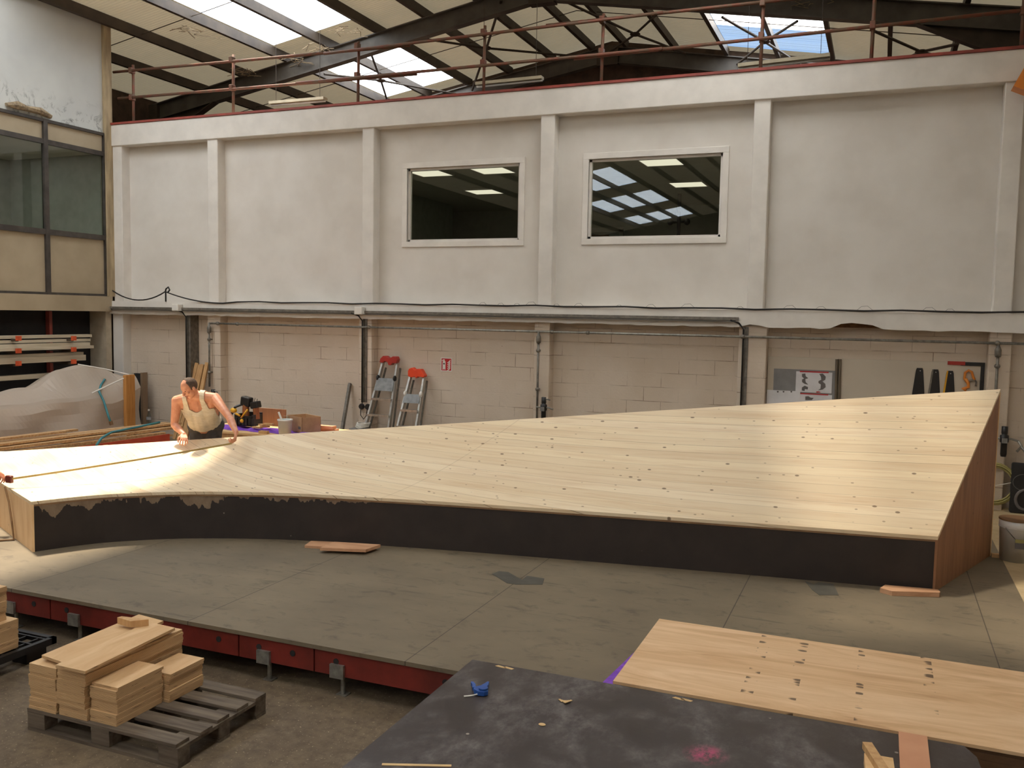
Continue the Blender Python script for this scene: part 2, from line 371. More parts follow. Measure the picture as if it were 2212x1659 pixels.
M['redplastic'] = mat('red_plastic', srgb(176,50,40), srgb(160,42,34), .45)
M['red'] = mat('signal_red', srgb(196,34,40), srgb(186,30,36), .5)
M['rackorange'] = mat('orange_rack_paint', srgb(214,92,52), srgb(196,78,44), .5)
M['white'] = mat('white_plastic', srgb(232,228,220), srgb(222,218,210), .5)
M['paper'] = mat('white_paper', srgb(226,224,226), srgb(216,214,216), .8)
M['greyink'] = mat('grey_ink', srgb(112,106,104), srgb(98,94,92), .8)
M['greycard'] = mat('grey_card', srgb(140,138,138), srgb(130,128,128), .8)
M['board_w'] = mat('off_white_board', srgb(206,194,176), srgb(198,186,168), .7, scale=1.2)
M['purple'] = mat('purple_fabric', srgb(132,76,190), srgb(108,58,168), .8, scale=20)
M['card'] = mat('cardboard', srgb(178,142,104), srgb(164,128,92), .8, scale=10)
M['card_in'] = mat('cardboard_inside', srgb(196,164,126), srgb(184,150,112), .8, scale=10)
M['brown'] = mat('tan_leather', srgb(160,96,54), srgb(140,80,42), .6)
M['yellow'] = mat('yellow_tool_plastic', srgb(232,176,40), srgb(222,160,30), .45)
M['orangetool'] = mat('orange_tool_paint', srgb(226,140,52), srgb(214,124,40), .45)
M['timber'] = mat('raw_timber', srgb(206,166,116), srgb(182,138,90), .65, scale=5, stretch=(6,6,.6), lo=.3, hi=.7, obj=True)
M['timber_o'] = mat('orange_timber', srgb(206,146,80), srgb(184,124,62), .65, scale=5, stretch=(6,6,.6), obj=True)
M['timber_x'] = mat('long_timber', srgb(206,170,124), srgb(176,134,90), .65, scale=4, stretch=(.5,8,8), obj=True)
M['offcut'] = mat('pinkish_offcut', srgb(206,160,124), srgb(188,140,104), .65, scale=5, stretch=(.6,4,4), obj=True)
M['pinkply'] = mat('pink_plywood', srgb(204,150,116), srgb(192,136,102), .65, scale=3, obj=True)
M['pallet'] = mat('weathered_pallet_wood', srgb(118,104,88), srgb(74,62,52), .8, scale=4, stretch=(.6,6,6), lo=.3, hi=.7)
M['rackwood'] = mat('grey_planed_beam', srgb(200,190,170), srgb(178,166,144), .6, scale=3, stretch=(4,.4,4))
M['redsheet'] = mat('red_orange_board', srgb(206,84,58), srgb(190,72,50), .7)
M['teal'] = mat('teal_hose', srgb(70,142,150), srgb(56,122,132), .5)
M['skin'] = mat('tanned_skin', srgb(218,156,124), srgb(204,136,104), .5, scale=14)
M['skin2'] = mat('darker_skin', srgb(190,120,92), srgb(174,104,78), .5, scale=14)  # darker skin tone of the second person
M['tank'] = mat('off_white_cotton', srgb(226,214,192), srgb(212,198,172), .85, scale=16, stretch=(1,1,3), bump=.25)
M['trouser'] = mat('dark_grey_cotton', srgb(88,84,80), srgb(70,66,64), .9, scale=10, bump=.2)
M['hair'] = mat('brown_hair', srgb(96,74,58), srgb(72,54,42), .8, scale=60, stretch=(1,1,.3), bump=.5)
M['lips'] = mat('lips', srgb(168,92,76), None, .5)
M['eye'] = mat('dark_eye', srgb(60,42,36), None, .3)
M['tape'] = mat('yellow_steel_tape', srgb(176,152,96), srgb(160,136,82), .5)
M['tapecase'] = mat('dark_red_tape_case', srgb(112,44,36), srgb(90,34,30), .4)
M['cord'] = mat('brown_cord_and_shadow_line', srgb(134,100,66), None, .8)
M['blue'] = mat('blue_plastic', srgb(38,84,160), srgb(30,70,140), .35)
M['bristle'] = mat('wood_chip', srgb(214,180,130), None, .8)
M['pail'] = mat('white_enamelled_pail', srgb(222,218,212), srgb(204,200,194), .4, scale=3)
M['brass'] = mat('yellow_hose', srgb(176,166,104), srgb(150,140,84), .5)
M['stain'] = mat('grey_tape_patch', srgb(84,80,72), srgb(74,70,62), .6, scale=8)
M['dust'] = mat('dusty_web', srgb(170,150,120), srgb(120,104,84), .9, scale=20)
M['brick'] = mat('exposed_brown_render', srgb(120,84,52), srgb(92,62,38), .9, scale=20)
M['blackboard'] = mat('matt_black_board', srgb(40,38,38), srgb(32,30,30), .7)
M['lightdeck'] = mat('pale_floor_board', srgb(196,174,136), srgb(176,154,118), .75, scale=4)
M['officegreen'] = mat('grey_green_wall', srgb(150,156,142), srgb(138,144,130), .8)
M['darkceil'] = mat('dark_ceiling_tile', srgb(190,188,176), srgb(184,182,170), .9)
M['darkroom'] = mat('dim_room_wall', srgb(206,206,196), srgb(196,196,186), .9)
def emis(name, c, st):
    t = T(name); e = t.n('ShaderNodeEmission', Strength=st); e.inputs[0].default_value = c
    t.l(e.outputs[0], t.t.nodes['Material Output'].inputs[0]); return t.m
M['panel_light'] = emis('lit_ceiling_panel', srgb(255,248,222), 1.9)
M['cool_light'] = emis('cool_lit_strip', srgb(205,240,240), 1.0)
def glass(name, tint, ior):
    t = T(name); fr = t.n('ShaderNodeFresnel', IOR=ior); tr = t.n('ShaderNodeBsdfTransparent'); tr.inputs[0].default_value = tint
    ge = t.n('ShaderNodeNewGeometry'); mr = t.n('ShaderNodeMapRange'); t.l(ge.outputs['Backfacing'], mr.inputs[0])
    mr.inputs[3].default_value = ior; mr.inputs[4].default_value = 1/ior; t.l(mr.outputs[0], fr.inputs['IOR'])   # leaving the pane mirrors like entering it
    gl = t.n('ShaderNodeBsdfGlossy', Roughness=.008); gl.inputs[0].default_value = W1; mx = t.n('ShaderNodeMixShader')
    t.l(fr.outputs[0], mx.inputs[0]); t.l(tr.outputs[0], mx.inputs[1]); t.l(gl.outputs[0], mx.inputs[2])
    t.l(mx.outputs[0], t.t.nodes['Material Output'].inputs[0]); return t.m
M['glass'] = glass('window_glass', (.86,.875,.85,1), 1.5)
M['clear'] = glass('clear_plastic', (.85,.9,.92,1), 1.35)
def skylight(name, tr_amt, dirty=.12):
    t = T(name); g = t.n('ShaderNodeNewGeometry'); sp = t.n('ShaderNodeSeparateXYZ'); t.l(g.outputs['Position'], sp.inputs[0])
    st = t.math('SINE', t.math('MULTIPLY', sp.outputs[1], 45))
    ca = t.ramp(st, [(.2, (.95,.95,.93,1)), (.95, (.80,.80,.78,1))])
    tr = t.n('ShaderNodeBsdfTransparent'); tl = t.n('ShaderNodeBsdfTranslucent'); mx = t.n('ShaderNodeMixShader', Fac=tr_amt)
    t.l(ca, tr.inputs[0]); t.l(ca, tl.inputs[0]); t.l(tl.outputs[0], mx.inputs[1]); t.l(tr.outputs[0], mx.inputs[2])
    t.l(mx.outputs[0], t.t.nodes['Material Output'].inputs[0]); return t.m
M['sky_clear'] = skylight('clear_rooflight_sheet', .62)
M['sky_milky'] = skylight('milky_rooflight_sheet', .12)
M['sky_open'] = skylight('glassy_rooflight_sheet', .985)
def poly_sheet():
    t = T('translucent_polythene'); t.b.inputs['Roughness'].default_value = .35; t.col(srgb(226,214,200))
    tl = t.n('ShaderNodeBsdfTranslucent'); tl.inputs[0].default_value = srgb(232,216,196); tr = t.n('ShaderNodeBsdfTransparent')
    a = t.n('ShaderNodeMixShader', Fac=.35); b = t.n('ShaderNodeMixShader', Fac=.28)
    t.l(t.b.outputs[0], a.inputs[1]); t.l(tl.outputs[0], a.inputs[2]); t.l(a.outputs[0], b.inputs[1]); t.l(tr.outputs[0], b.inputs[2])
    t.l(b.outputs[0], t.t.nodes['Material Output'].inputs[0]); return t.m
M['poly'] = poly_sheet()
M['polyedge'] = mat('polythene_fold', srgb(236,230,222), None, .4)
M['fluo'] = mat('unlit_fluorescent_fitting', srgb(216,204,176), srgb(196,184,156), .6)
# ================================================================== THE HALL SHELL
YB, YW, YC = 12.4, 12.62, 12.43      # beam face, recessed wall face, column face
FLZ = .34                            # top of the raised platform
mb = MB(); mb.box((-16, -26, -.1), (4, 21, 0)); S('floor', mb, M['concrete'])
# roof: sheets between the rooflights, kept as one continuous covering with real openings
SKY = []                             # (x0, x1, y0, y1, milky)
for y0, y1 in ((16.45, 20.0), (12.2, 15.45), (6.5, 10.3), (.2, 3.8), (-6, -2.4), (-12.4, -8.3), (-18.6, -14.8), (-24.6, -21.3)):
    SKY.append((-11.7, -9.6, y0, y1, False))
SKY.append((-12.85, -11.75, 6.5, 10.3, False)); SKY.append((-12.85, -11.75, -12.4, -8.3, False)); SKY.append((-12.85, -11.75, -18.6, -14.8, False)); SKY.append((-12.85, -11.75, -24.6, -21.3, False))
SKY.append((-3.35, -1.2, 18.75, 20.2, 2))
for y0, y1 in ((17.0, 18.74), (8.6, 11.4), (1.0, 4.6), (-6, -2.4), (-12.4, -8.3)):
    SKY.append((-3.35, -1.2, y0, y1, True))
xs = sorted(set([-15.6, XR, 2.2]+[s[0] for s in SKY]+[s[1] for s in SKY])); ys = sorted(set([-26, 20.9]+[s[2] for s in SKY]+[s[3] for s in SKY]))
mb = MB()
for i in range(len(xs)-1):
    for j in range(len(ys)-1):
        cx, cy = (xs[i]+xs[i+1])/2, (ys[j]+ys[j+1])/2
        if any(a < cx < b and c < cy < d for a, b, c, d, _ in SKY): continue
        P = [(xs[i], ys[j]), (xs[i+1], ys[j]), (xs[i+1], ys[j+1]), (xs[i], ys[j+1])]
        mb.add([(x, y, roofz(x)+.14) for x, y in P], [(0,3,2,1)])
S('ceiling', mb, M['roof'])
for k, (a, b, c, d, milky) in enumerate(SKY):
    mb = MB(); n = 40; vs = []; fs = []
    for i in range(n+1):
        y = c+(d-c)*i/n
        for x in (a, b): vs.append((x, y, roofz(x)+.16+.012*math.sin(i*2.2)))
    fs = [(2*i, 2*i+1, 2*i+3, 2*i+2) for i in range(n)]
    mb.add(vs, fs); S('window_%d' % (k+5), mb, M['sky_open' if milky == 2 else 'sky_milky' if milky else 'sky_clear'])
    ld = bpy.data.lights.new('rooflight_portal', 'AREA'); ld.shape = 'RECTANGLE'; ld.size = b-a; ld.size_y = d-c; ld.cycles.is_portal = True
    lo = bpy.data.objects.new('rooflight_portal', ld); C.objects.link(lo); lo.location = ((a+b)/2, (c+d)/2, roofz((a+b)/2)+.10)
# side and end walls
S('wall_left', MB().box((-15.8, -26, 0), (-15.6, 20.9, 7.4)), M['gable'])
S('wall_right', MB().box((2.2, -26, 0), (2.4, 20.9, 7.7)), M['white_wall'])
mb = MB(); mb.prism([(-15.6, 20.5, 0), (2.2, 20.5, 0), (2.2, 20.5, roofz(2.2)+.12), (XR, 20.5, ZR+.12), (-15.6, 20.5, roofz(-15.6)+.12)], (0, .3, 0)); S('wall_gable', mb, M['gable'])
mb = MB(); mb.prism([(-15.6, -26, 0), (2.2, -26, 0), (2.2, -26, roofz(2.2)+.12), (XR, -26, ZR+.12), (-15.6, -26, roofz(-15.6)+.12)], (0, .2, 0)); S('wall_rear', mb, M['gable'])
# ---- white office block at the back: upper recessed wall with two window openings
W = [(876, 362, 1119, 514), (1268, 348, 1557, 507)]
wins = []
for a, b, c, d in W:
    p, q = PY(a, b, YW), PY(c, d, YW); wins.append((p.x-.02, q.x+.02, q.z, p.z))
wins = [(-7.08, -5.13, 3.74, 4.93), (-4.08, -2.12, 3.74, 4.93)]
wx = []
for a, b, c, d in W:
    wx.append((PY(a, 440, 12.56).x, PY(c, 440, 12.56).x))
WZ0, WZ1 = 3.76, 4.90
wins = [(x0, x1, WZ0, WZ1) for x0, x1 in wx]
mb = MB(); X0, X1 = -13.0, 2.2
mb.box((X0, YW, 2.6), (X1, YW+.12, WZ0)); mb.box((X0, YW, WZ1), (X1, YW+.12, 5.88))
mb.box((X0, YW, WZ0), (wins[0][0], YW+.12, WZ1)); mb.box((wins[0][1], YW, WZ0), (wins[1][0], YW+.12, WZ1)); mb.box((wins[1][1], YW, WZ0), (X1, YW+.12, WZ1))
S('wall_back', mb, M['white_wall'])
S('wall_back_lower', MB().box((X0, YW, 0), (X1, YW+.12, 2.6)), M['block'])
S('trim_1', MB().box((X0, YB, 5.53), (X1, YW+.1, 5.9)), M['white_trim'], bevel=.01)     # upper beam
# lower beam with a broken underside
mb = MB(); n = 120; top = []; bot = []
for i in range(n+1):
    x = X0-.15+(X1-X0+.15)*i/n; j = random.uniform(-.008, .01)
    u = 0
    for cx, hw, hh in ((-.32, .30, .085), (-1.62, .12, .03)):
        if abs(x-cx) < hw: u = max(u, hh*(1-((x-cx)/hw)**2)**.5+random.uniform(-.008, .008))
    bot.append((x, YB-.04, 2.53+j+u)); top.append((x, YB-.04, 2.76))
mb.prism(bot+top[::-1], (0, YW-YB+.04, 0)); S('trim_2', mb, M['white_trim'])
S('trim_3', MB().box((X0, YC+.03, 2.55), (X1, YW+.01, 2.64)), M['brick'])
S('trim_4', MB().box((X0+.02, YB-.02, 5.9), (X1, YB+.12, 5.935)), M['redpaint'])     # red toe edge on top of the beam
S('wall_roofdeck', MB().box((X0, YB+.1, 5.80), (X1, 20.5, 5.86)), M['gable'])
# columns (upper, lower) at regular bays
k = 5
for xl, xr, yl, yr in ((-12.95, -12.73, -13.0, -12.76), (-10.80, -10.58, -10.83, -10.55), (-7.72, -7.51, -7.77, -7.53), (-4.71, -4.495, -4.75, -4.505), (-1.69, -1.475, -1.78, -1.41), (1.247, 1.46, 1.237, 1.482)):
    S('trim_%d' % k, MB().box((xl, YC, 2.6), (xr, YW+.02, 5.56)), M['white_trim'], bevel=.012); k += 1
    S('trim_%d' % k, MB().box((yl, YC, 0), (yr, YW+.02, 2.56)), M['white_wall' if xl < -11 else 'block'], bevel=.012); k += 1
# office windows in the back wall
for i, (x0, x1, z0, z1) in enumerate(wins):
    e = empty('window_%d' % (i+1), ((x0+x1)/2, YW, z0), kind='structure')
    mb = MB(); t_ = .085
    for a, b in (((x0-t_, z0-t_), (x1+t_, z0)), ((x0-t_, z1), (x1+t_, z1+t_)), ((x0-t_, z0), (x0, z1)), ((x1, z0), (x1+t_, z1))):
        mb.box((a[0], YW-.025, a[1]), (b[0], YW+.02, b[1]))
    mb.build('window_surround', M['white_trim'], e, bevel=.004)
    mb = MB(); s_ = .035
    for a, b in (((x0, z0), (x1, z0+s_)), ((x0, z1-s_), (x1, z1)), ((x0, z0), (x0+s_, z1)), ((x1-s_, z0), (x1, z1))):
        mb.box((a[0], YW+.03, a[1]), (b[0], YW+.09, b[1]))
    for xx in (x0+.09, x1-.12): mb.box((xx, YW-.028, z0-.05), (xx+.03, YW-.02, z0-.043))
    mb.build('window_frame', M['white_trim'], e)
    MB().box((x0+s_, YW+.05, z0+s_), (x1-s_, YW+.056, z1-s_)).build('window_pane', M['glass'], e)
# dim offices behind the glass
mb = MB(); mb.box((-11.2, YW+.13, 5.15), (-.4, 24, 5.2)); S('ceiling_office', mb, M['darkceil'])
S('floor_office', MB().box((-11.2, YW+.13, 2.66), (-.4, 20.4, 2.72)), M['darkroom'])
S('wall_office_left', MB().box((-11.3, YW+.13, 2.7), (-11.2, 20.4, 5.15)), M['darkroom'])
S('wall_office_right', MB().box((-.4, YW+.13, 2.7), (-.3, 20.4, 5.15)), M['darkroom'])
S('wall_office_rear', MB().box((-11.2, 20.3, 2.7), (-.4, 20.4, 5.15)), M['darkroom'])
S('wall_office_partition', MB().box((-9.45, YW+.13, 2.72), (-9.35, 19.0, 5.15)), M['officegreen'])
a_, b_ = PY(1268, 495, 20.25), PY(1343, 496, 20.25)
e = empty('door_1', (b_.x, 20.25, 2.72), kind='structure')
MB().box((a_.x, 20.2, b_.z-.05), (b_.x+.05, 20.27, b_.z+.05)).box((b_.x-.05, 20.2, 2.72), (b_.x+.05, 20.27, b_.z)).build('door_frame', M['white'], e)
MB().box((b_.x-.22, 20.24, 2.9), (b_.x-.12, 20.26, b_.z-.25)).build('bright_slit', M['cool_light'], e)
MB().box((a_.x, 20.22, 2.72), (b_.x-.3, 20.26, b_.z-.12)).build('door_leaf', M['ply_red'], e)
ld = bpy.data.lights.new('cabin_fill', 'AREA'); ld.energy = 16; ld.size = .5; ld.color = (.9, 1, .92)  # added unseen fill light that brightens the cabin behind its glass
lo = bpy.data.objects.new('cabin_fill', ld); C.objects.link(lo); lo.location = (-14.4, 10.9, 5.36)
for u, v in ((930, 373), (1065, 367), (1046, 413), (1429, 349), (1487, 397)):
    p = PZ(u, v, 5.14)
    e = empty('ceiling_panel_light', p, {930: 'square lit ceiling panel nearest the left edge of the left office window', 1065: 'square lit ceiling panel at top right of the left office window',
        1046: 'square lit ceiling panel lower in the middle of the left office window', 1429: 'square lit ceiling panel at the top of the right office window',
        1487: 'square lit ceiling panel above the dark stand in the right office window'}[u], 'ceiling light', 'lit panels in the office ceiling')
    MB().box((p.x-.3, p.y-.3, 5.125), (p.x+.3, p.y+.3, 5.14)).build('diffuser', M['panel_light'], e)
    m2 = MB()
    for a, b in (((-.32,-.32),(.32,-.3)), ((-.32,.3),(.32,.32)), ((-.32,-.3),(-.3,.3)), ((.3,-.3),(.32,.3))): m2.box((p.x+a[0], p.y+a[1], 5.12), (p.x+b[0], p.y+b[1], 5.15))
    m2.build('light_frame', M['white'], e)
for x_ in (-8.6, -6.4, -3.4, -1.4):  # extra panels out of view, added to brighten the office interiors
    e = empty('ceiling_panel_light', (x_, 13.1, 5.14), 'added unseen ceiling panel that brightens the offices, hidden by the wall above the windows', 'ceiling light', 'added unseen panels close behind the wall')
    MB().box((x_-.3, 12.8, 5.125), (x_+.3, 13.4, 5.14)).build('diffuser', M['panel_light'], e)
p = PY(1467, 450, 14.0)
e = empty('equipment_stand', (p.x, 14, 2.72), 'tall dark stand with knobbed crossbar behind the right office window', 'stand')
MB().tube([(p.x, 14, 2.72), (p.x, 14, 4.55)], .03).build('pole', M['black'], e)
mb = MB(); mb.tube([(p.x-.13, 14, 4.12), (p.x+.13, 14, 4.12)], .02); mb.sph((p.x-.13, 14, 4.12), .05); mb.sph((p.x+.13, 14, 4.12), .05); mb.build('crossbar', M['black'], e, smooth=True)
mb = MB(); [mb.tube([(p.x, 14, 2.95), (p.x+.3*math.cos(a), 14+.3*math.sin(a), 2.73)], .012) for a in (0, 2.1, 4.2)]; mb.build('tripod_base', M['black'], e)
# ---- left office cabin above the timber rack (side wall plane x = -13)
XL = -13.0
S('wall_left_upper', MB().box((XL-.12, 2, 5.72), (XL, YB-.02, roofz(XL)+.12)), M['plaster'])
S('wall_left_header', MB().box((XL-.1, 2, 5.38), (XL-.01, YB-.02, 5.72)), M['beige'])
S('wall_left_apron', MB().box((XL-.1, 2, 2.86), (XL-.01, YB-.02, 3.86)), M['beige'])
S('trim_20', MB().box((XL-.2, 2, 2.57), (XL+.06, YB-.02, 2.84)), M['beige'])
S('wall_left_lower', MB().box((XL-.5, 2, 0), (XL-.4, YB, 2.57)), M['dark'])
S('trim_21', MB().box((XL-.06, YB-.12, 2.84), (XL+.07, YB+.03, roofz(XL)+.1)), mat('aged_cream_post', srgb(186,166,132), srgb(150,132,104), .8, scale=4, stretch=(3,3,.5)))
S('trim_22', MB().box((XL-.39, 12.27, 0), (XL-.0, YB-.001, 2.57)), mat('shaded_cream_pier', srgb(190,176,154), srgb(174,160,138), .85))
e = empty('window_3', (XL, 8, 3.86), kind='structure'); mb = MB()
mb.box((XL-.03, 2, 3.84), (XL+.03, YB-.04, 3.93)); mb.box((XL-.03, 2, 5.33), (XL+.03, YB-.04, 5.41)); mb.box((XL-.03, 2, 2.82), (XL+.03, YB-.04, 2.88)); mb.box((XL-.03, 2, 5.69), (XL+.03, YB-.04, 5.74))
for y in (5.4, 7.25, 9.15, 11.06, 12.30): mb.box((XL-.03, y-.04, 2.84), (XL+.035, y+.04, 5.72))
mb.build('window_frame', M['alu_dark'], e)
for y0, y1 in ((9.19, 11.02), (11.10, 12.26), (7.29, 9.11), (5.44, 7.21), (2, 5.36)): MB().box((XL-.01, y0, 3.92), (XL-.004, y1, 5.34)).build('window_pane', M['glass'], e)
S('ceiling_cabin', MB().box((-15.5, 2, 5.40), (XL-.11, YB, 5.46)), M['white_wall'])
S('floor_cabin', MB().box((-15.5, 2, 2.78), (XL-.2, YB, 2.84)), M['officegreen'])
S('wall_cabin', MB().box((-15.6, 2, 2.8), (-15.5, YB, 5.4)), M['officegreen']); S('wall_cabin_end', MB().box((-15.5, YB, 2.8), (XL-.1, YB+.1, 5.4)), M['officegreen'])
p = PX(25, 380, -13.6); mb = MB(); n = 24; vs = []
for i in range(n+1):
    for z in (3.2, 5.35): vs.append((-13.25+.02*math.sin(i*1.7), 9.95+.016*i, z))
mb.add(vs, [(2*i, 2*i+2, 2*i+3, 2*i+1) for i in range(n)]); mb.build('curtain', M['white'], label='pale curtain hanging behind the left cabin glass', cat='curtain')
# debris on the cabin ledge
mb = MB(); pts = [PX(u, v, -12.96)+V((0,0,.0)) for u, v in ((14, 229), (35, 231), (60, 238), (85, 244), (110, 256))]
mb.tube([p_+V((0,0,.03)) for p_ in pts], [.035, .06, .05, .055, .03], 7)
for q in mb.v: q += V((random.uniform(-.012,.012), 0, random.uniform(-.015,.015)))
mb.build('crumpled_wrapping', M['dust'], label='crumpled brown wrapping lying on the ledge above the left cabin windows', cat='wrapping')
# ================================================================== ROOF STEEL
def rafters(y, idx, lab):
    e = empty('steel_roof_frame', (XR, y, 5.9), lab, 'roof frame', 'steel roof frames')
    for s, xe in ((-1, -15.3), (1, 2.0)):
        a = V((XR, y, ZR-.10)); b = V((xe, y, roofz(xe)-.10)); n = (b-a).normalized()
        mb = MB(); D = .34; up = V((0,0,1))
        lo = lambda x: (V((x, y, roofz(x)-.08)), V((x, y, roofz(x)-.08-D)))
        for x0, x1 in ((XR, xe),):
            t0, b0 = lo(x0); t1, b1 = lo(x1)
            mb.prism([t0+V((0,-.006,0)), b0+V((0,-.006,0)), b1+V((0,-.006,0)), t1+V((0,-.006,0))], (0,.012,0))
            mb.obox(t0, t1, .18, .02); mb.obox(b0, b1, .18, .02)
        mb.build('rafter', M['steel'], e)
        # haunch and stanchion
        mb = MB(); xh = xe-s*1.7
        t0, b0 = lo(xh); t1, b1 = lo(xe); b2 = V((xe, y, b1.z-.55))
        mb.prism([b0, b1, b2], (0,.012,0)); mb.obox(b0, b2, .18, .02); mb.build('haunch', M['purlin'], e)
        MB().box((xe-.12, y-.09, 0 if s < 0 else 5.87), (xe+.12, y+.09, t1.z)).build('stanchion', M['purlin'], e)
    MB().box((XR-.25, y-.1, ZR-.5), (XR+.25, y+.1, ZR-.08)).build('apex_plate', M['purlin'], e)
rafters(15.95, 0, 'grey steel portal frame crossing the roof in front of the far skylights')
rafters(20.25, 1, 'dark steel portal frame against the far gable wall')
def purl(x, lab):
    MB().box((x-.03, -26, roofz(x)-.06), (x+.03, 20.4, roofz(x)+.12)).box((x-.03, -26, roofz(x)-.07), (x+.05, 20.4, roofz(x)-.055)).build('roof_purlin', M['purlin'], label=lab, cat='roof beam', group='purlins under the roof sheets')
names = {-14.1: 'brown steel purlin lowest on the left roof slope', -12.9: 'brown steel purlin second up from the left eave', -11.73: 'brown steel purlin along the lower edge of the left skylights',
 -10.68: 'brown steel purlin running across the middle of the left skylights', -9.57: 'brown steel purlin along the upper edge of the left skylights', -8.5: 'brown steel purlin just right of the left skylights on the cream sheets',
 -7.4: 'brown steel purlin midway between the left skylights and the ridge', -6.45: 'brown steel purlin just left of the roof ridge', -5.65: 'brown steel purlin just right of the roof ridge',
 -4.5: 'brown steel purlin between the ridge and the right skylight', -3.38: 'brown steel purlin along the left edge of the right skylight', -2.28: 'brown steel purlin across the middle of the right skylight',
 -1.18: 'brown steel purlin along the right edge of the right skylight', -.1: 'brown steel purlin right of the right skylight', 1.0: 'brown steel purlin lowest on the right roof slope'}
for x, l_ in names.items(): purl(x, l_)
# cross bracing rods under the far bay
hubs = [((823,174), ((799,109),(838,222),(700,160),(985,203)), 'crossed bracing rods in front of the left skylight'), ((1051,104), ((868,77),(1250,122),(1083,0),(1020,195)), 'crossed bracing rods over the cream sheets left of the ridge'),
        ((1372,74), ((1225,5),(1480,115),(1420,30),(1318,112)), 'crossed bracing rods right of the ridge'), ((1652,90), ((1560,37),(1722,46),(1592,140),(1742,148)), 'crossed bracing rods in front of the right skylight'),
        ((1990,112), ((1890,68),(2070,95),(1960,125),(2040,125)), 'crossed bracing rods above the right end of the white wall')]
for h_, arms, lab in hubs:
    c = PR(*h_, off=-.22); e = empty('roof_brace', c, lab, 'bracing')
    for a in arms:
        MB().tube([c, PR(*a, off=-.22)], .026, 6).build('rod', M['purlin'], e)
    MB().sph(c, .11, (1,1,.35), n=8).build('hub_plate', M['purlin'], e)
for y, lab in ((13.1, 'thin sag rod crossing the near roof bay'), (17.9, 'thin sag rod crossing the far roof bay')):
    MB().tube([(-15, y, roofz(-15)+.0), (XR, y, ZR), (2, y, roofz(2))], .009, 5).build('sag_rod', M['purlin'], label=lab, cat='rod')
# hanging fluorescent fittings
for (u0, v0), (u1, v1), y, lab in (((585,223),(703,213),14.4,'unlit fluorescent batten hanging at the left above the white wall'), ((1030,182),(1172,168),14.4,'unlit fluorescent batten hanging near the middle above the white wall'), ((1595,143),(1793,120),13.9,'unlit fluorescent batten hanging below the right skylight')):
    a, b = PY(u0, v0, y), PY(u1, v1, y); e = empty('fluorescent_batten', (a+b)/2, lab, 'light fitting', 'hanging fluorescent battens')
    MB().obox(a, b, .14, .05).build('housing', M['fluo'], e)
    MB().tube([a-V((0,0,.045)), b-V((0,0,.045))], .019, 8).build('tube', M['white'], e, smooth=True)
    mb = MB()
    for t_ in (.1, .9): q = a.lerp(b, t_); mb.tube([q, (q.x, q.y, roofz(q.x)+.15)], .005, 4)
    mb.build('hanging_wire', M['purlin'], e)
for u, v in ((520,150),(690,98),(640,120),(760,62),(1760,5),(410,62)):
    c = PR(u, v, -.15); mb = MB()
    for k in range(9):
        a = c+V((random.uniform(-.2,.2), random.uniform(-.2,.2), 0)); mb.tube([a, a+V((random.uniform(-.25,.25), random.uniform(-.2,.2), -.05)), a+V((random.uniform(-.3,.3), random.uniform(-.25,.25), -.1))], .007, 4)
    tag(mb.build('dusty_cobweb', M['dust']), {520:'dusty cobweb strands on the purlin left of the roof frame', 690:'dusty cobweb strands where the purlin meets the roof frame', 640:'dusty cobweb strands hanging just above the roof frame', 760:'dusty cobweb strands at the skylight corner by the frame', 1760:'dusty cobweb strands on the right rafter', 410:'dusty cobweb strands along the left skylight edge'}[u], 'cobweb', 'cobwebs in the roof', 'stuff')
# ================================================================== GUARD RAIL on top of the white wall
YR = 12.62
posts = [((290,140),(285,263)), ((507,118),(500,249)), ((779,90),(768,229)), ((1053,55),(1038,207)), ((1304,30),(1297,186)), ((1655,-40),(1637,158)), ((1890,-55),(1882,137)), ((2216,-85),(2206,108))]
RAILP = (((245,156),(1800,-12)), ((255,213),(2230,20)))
e = empty('scaffold_guard_rail', (-6, YR, 5.9), 'rusty red scaffold-tube guard rail standing on top of the white wall', 'guard rail')
for k, (a, b) in enumerate(posts):
    p = PY(*a, YR); q = PY(*b, YR); x = (p.x+q.x)/2
    po = MB().tube([(x, YR, 5.86), (x+.01, YR, max(p.z, 7.0) if k > 4 else p.z)], .024, 8).build('post', M['rust'], e, smooth=True)
    for rl in RAILP:
        z_ = None
        if rl[0][0]-40 <= a[0] <= rl[1][0]+20 or rl[0][0]-40 <= b[0] <= rl[1][0]+20:
            P0, P1 = PY(*rl[0], YR-.05), PY(*rl[1], YR-.05); z_ = P0.z+(P1.z-P0.z)*(x-P0.x)/(P1.x-P0.x)
        if z_ and z_ < p.z+.2 or (z_ and k > 4): MB().box((x-.035, YR-.075, z_-.05), (x+.035, YR+.03, z_+.05)).build('clamp', M['rust'], po, bevel=.01)
def rail(u0, v0, u1, v1, dy=-.05):
    MB().tube([PY(u0, v0, YR+dy), PY(u1, v1, YR+dy)], .024, 8).build('rail', M['rust'], e, smooth=True)
rail(245,156,885,98); rail(700,116,1432,27,-.1); rail(1180,55,1800,-12)
rail(255,213,900,160,-.05); rail(640,180,1430,105,-.1); rail(1240,127,2230,20)
rail(1700,-10,2230,-60)
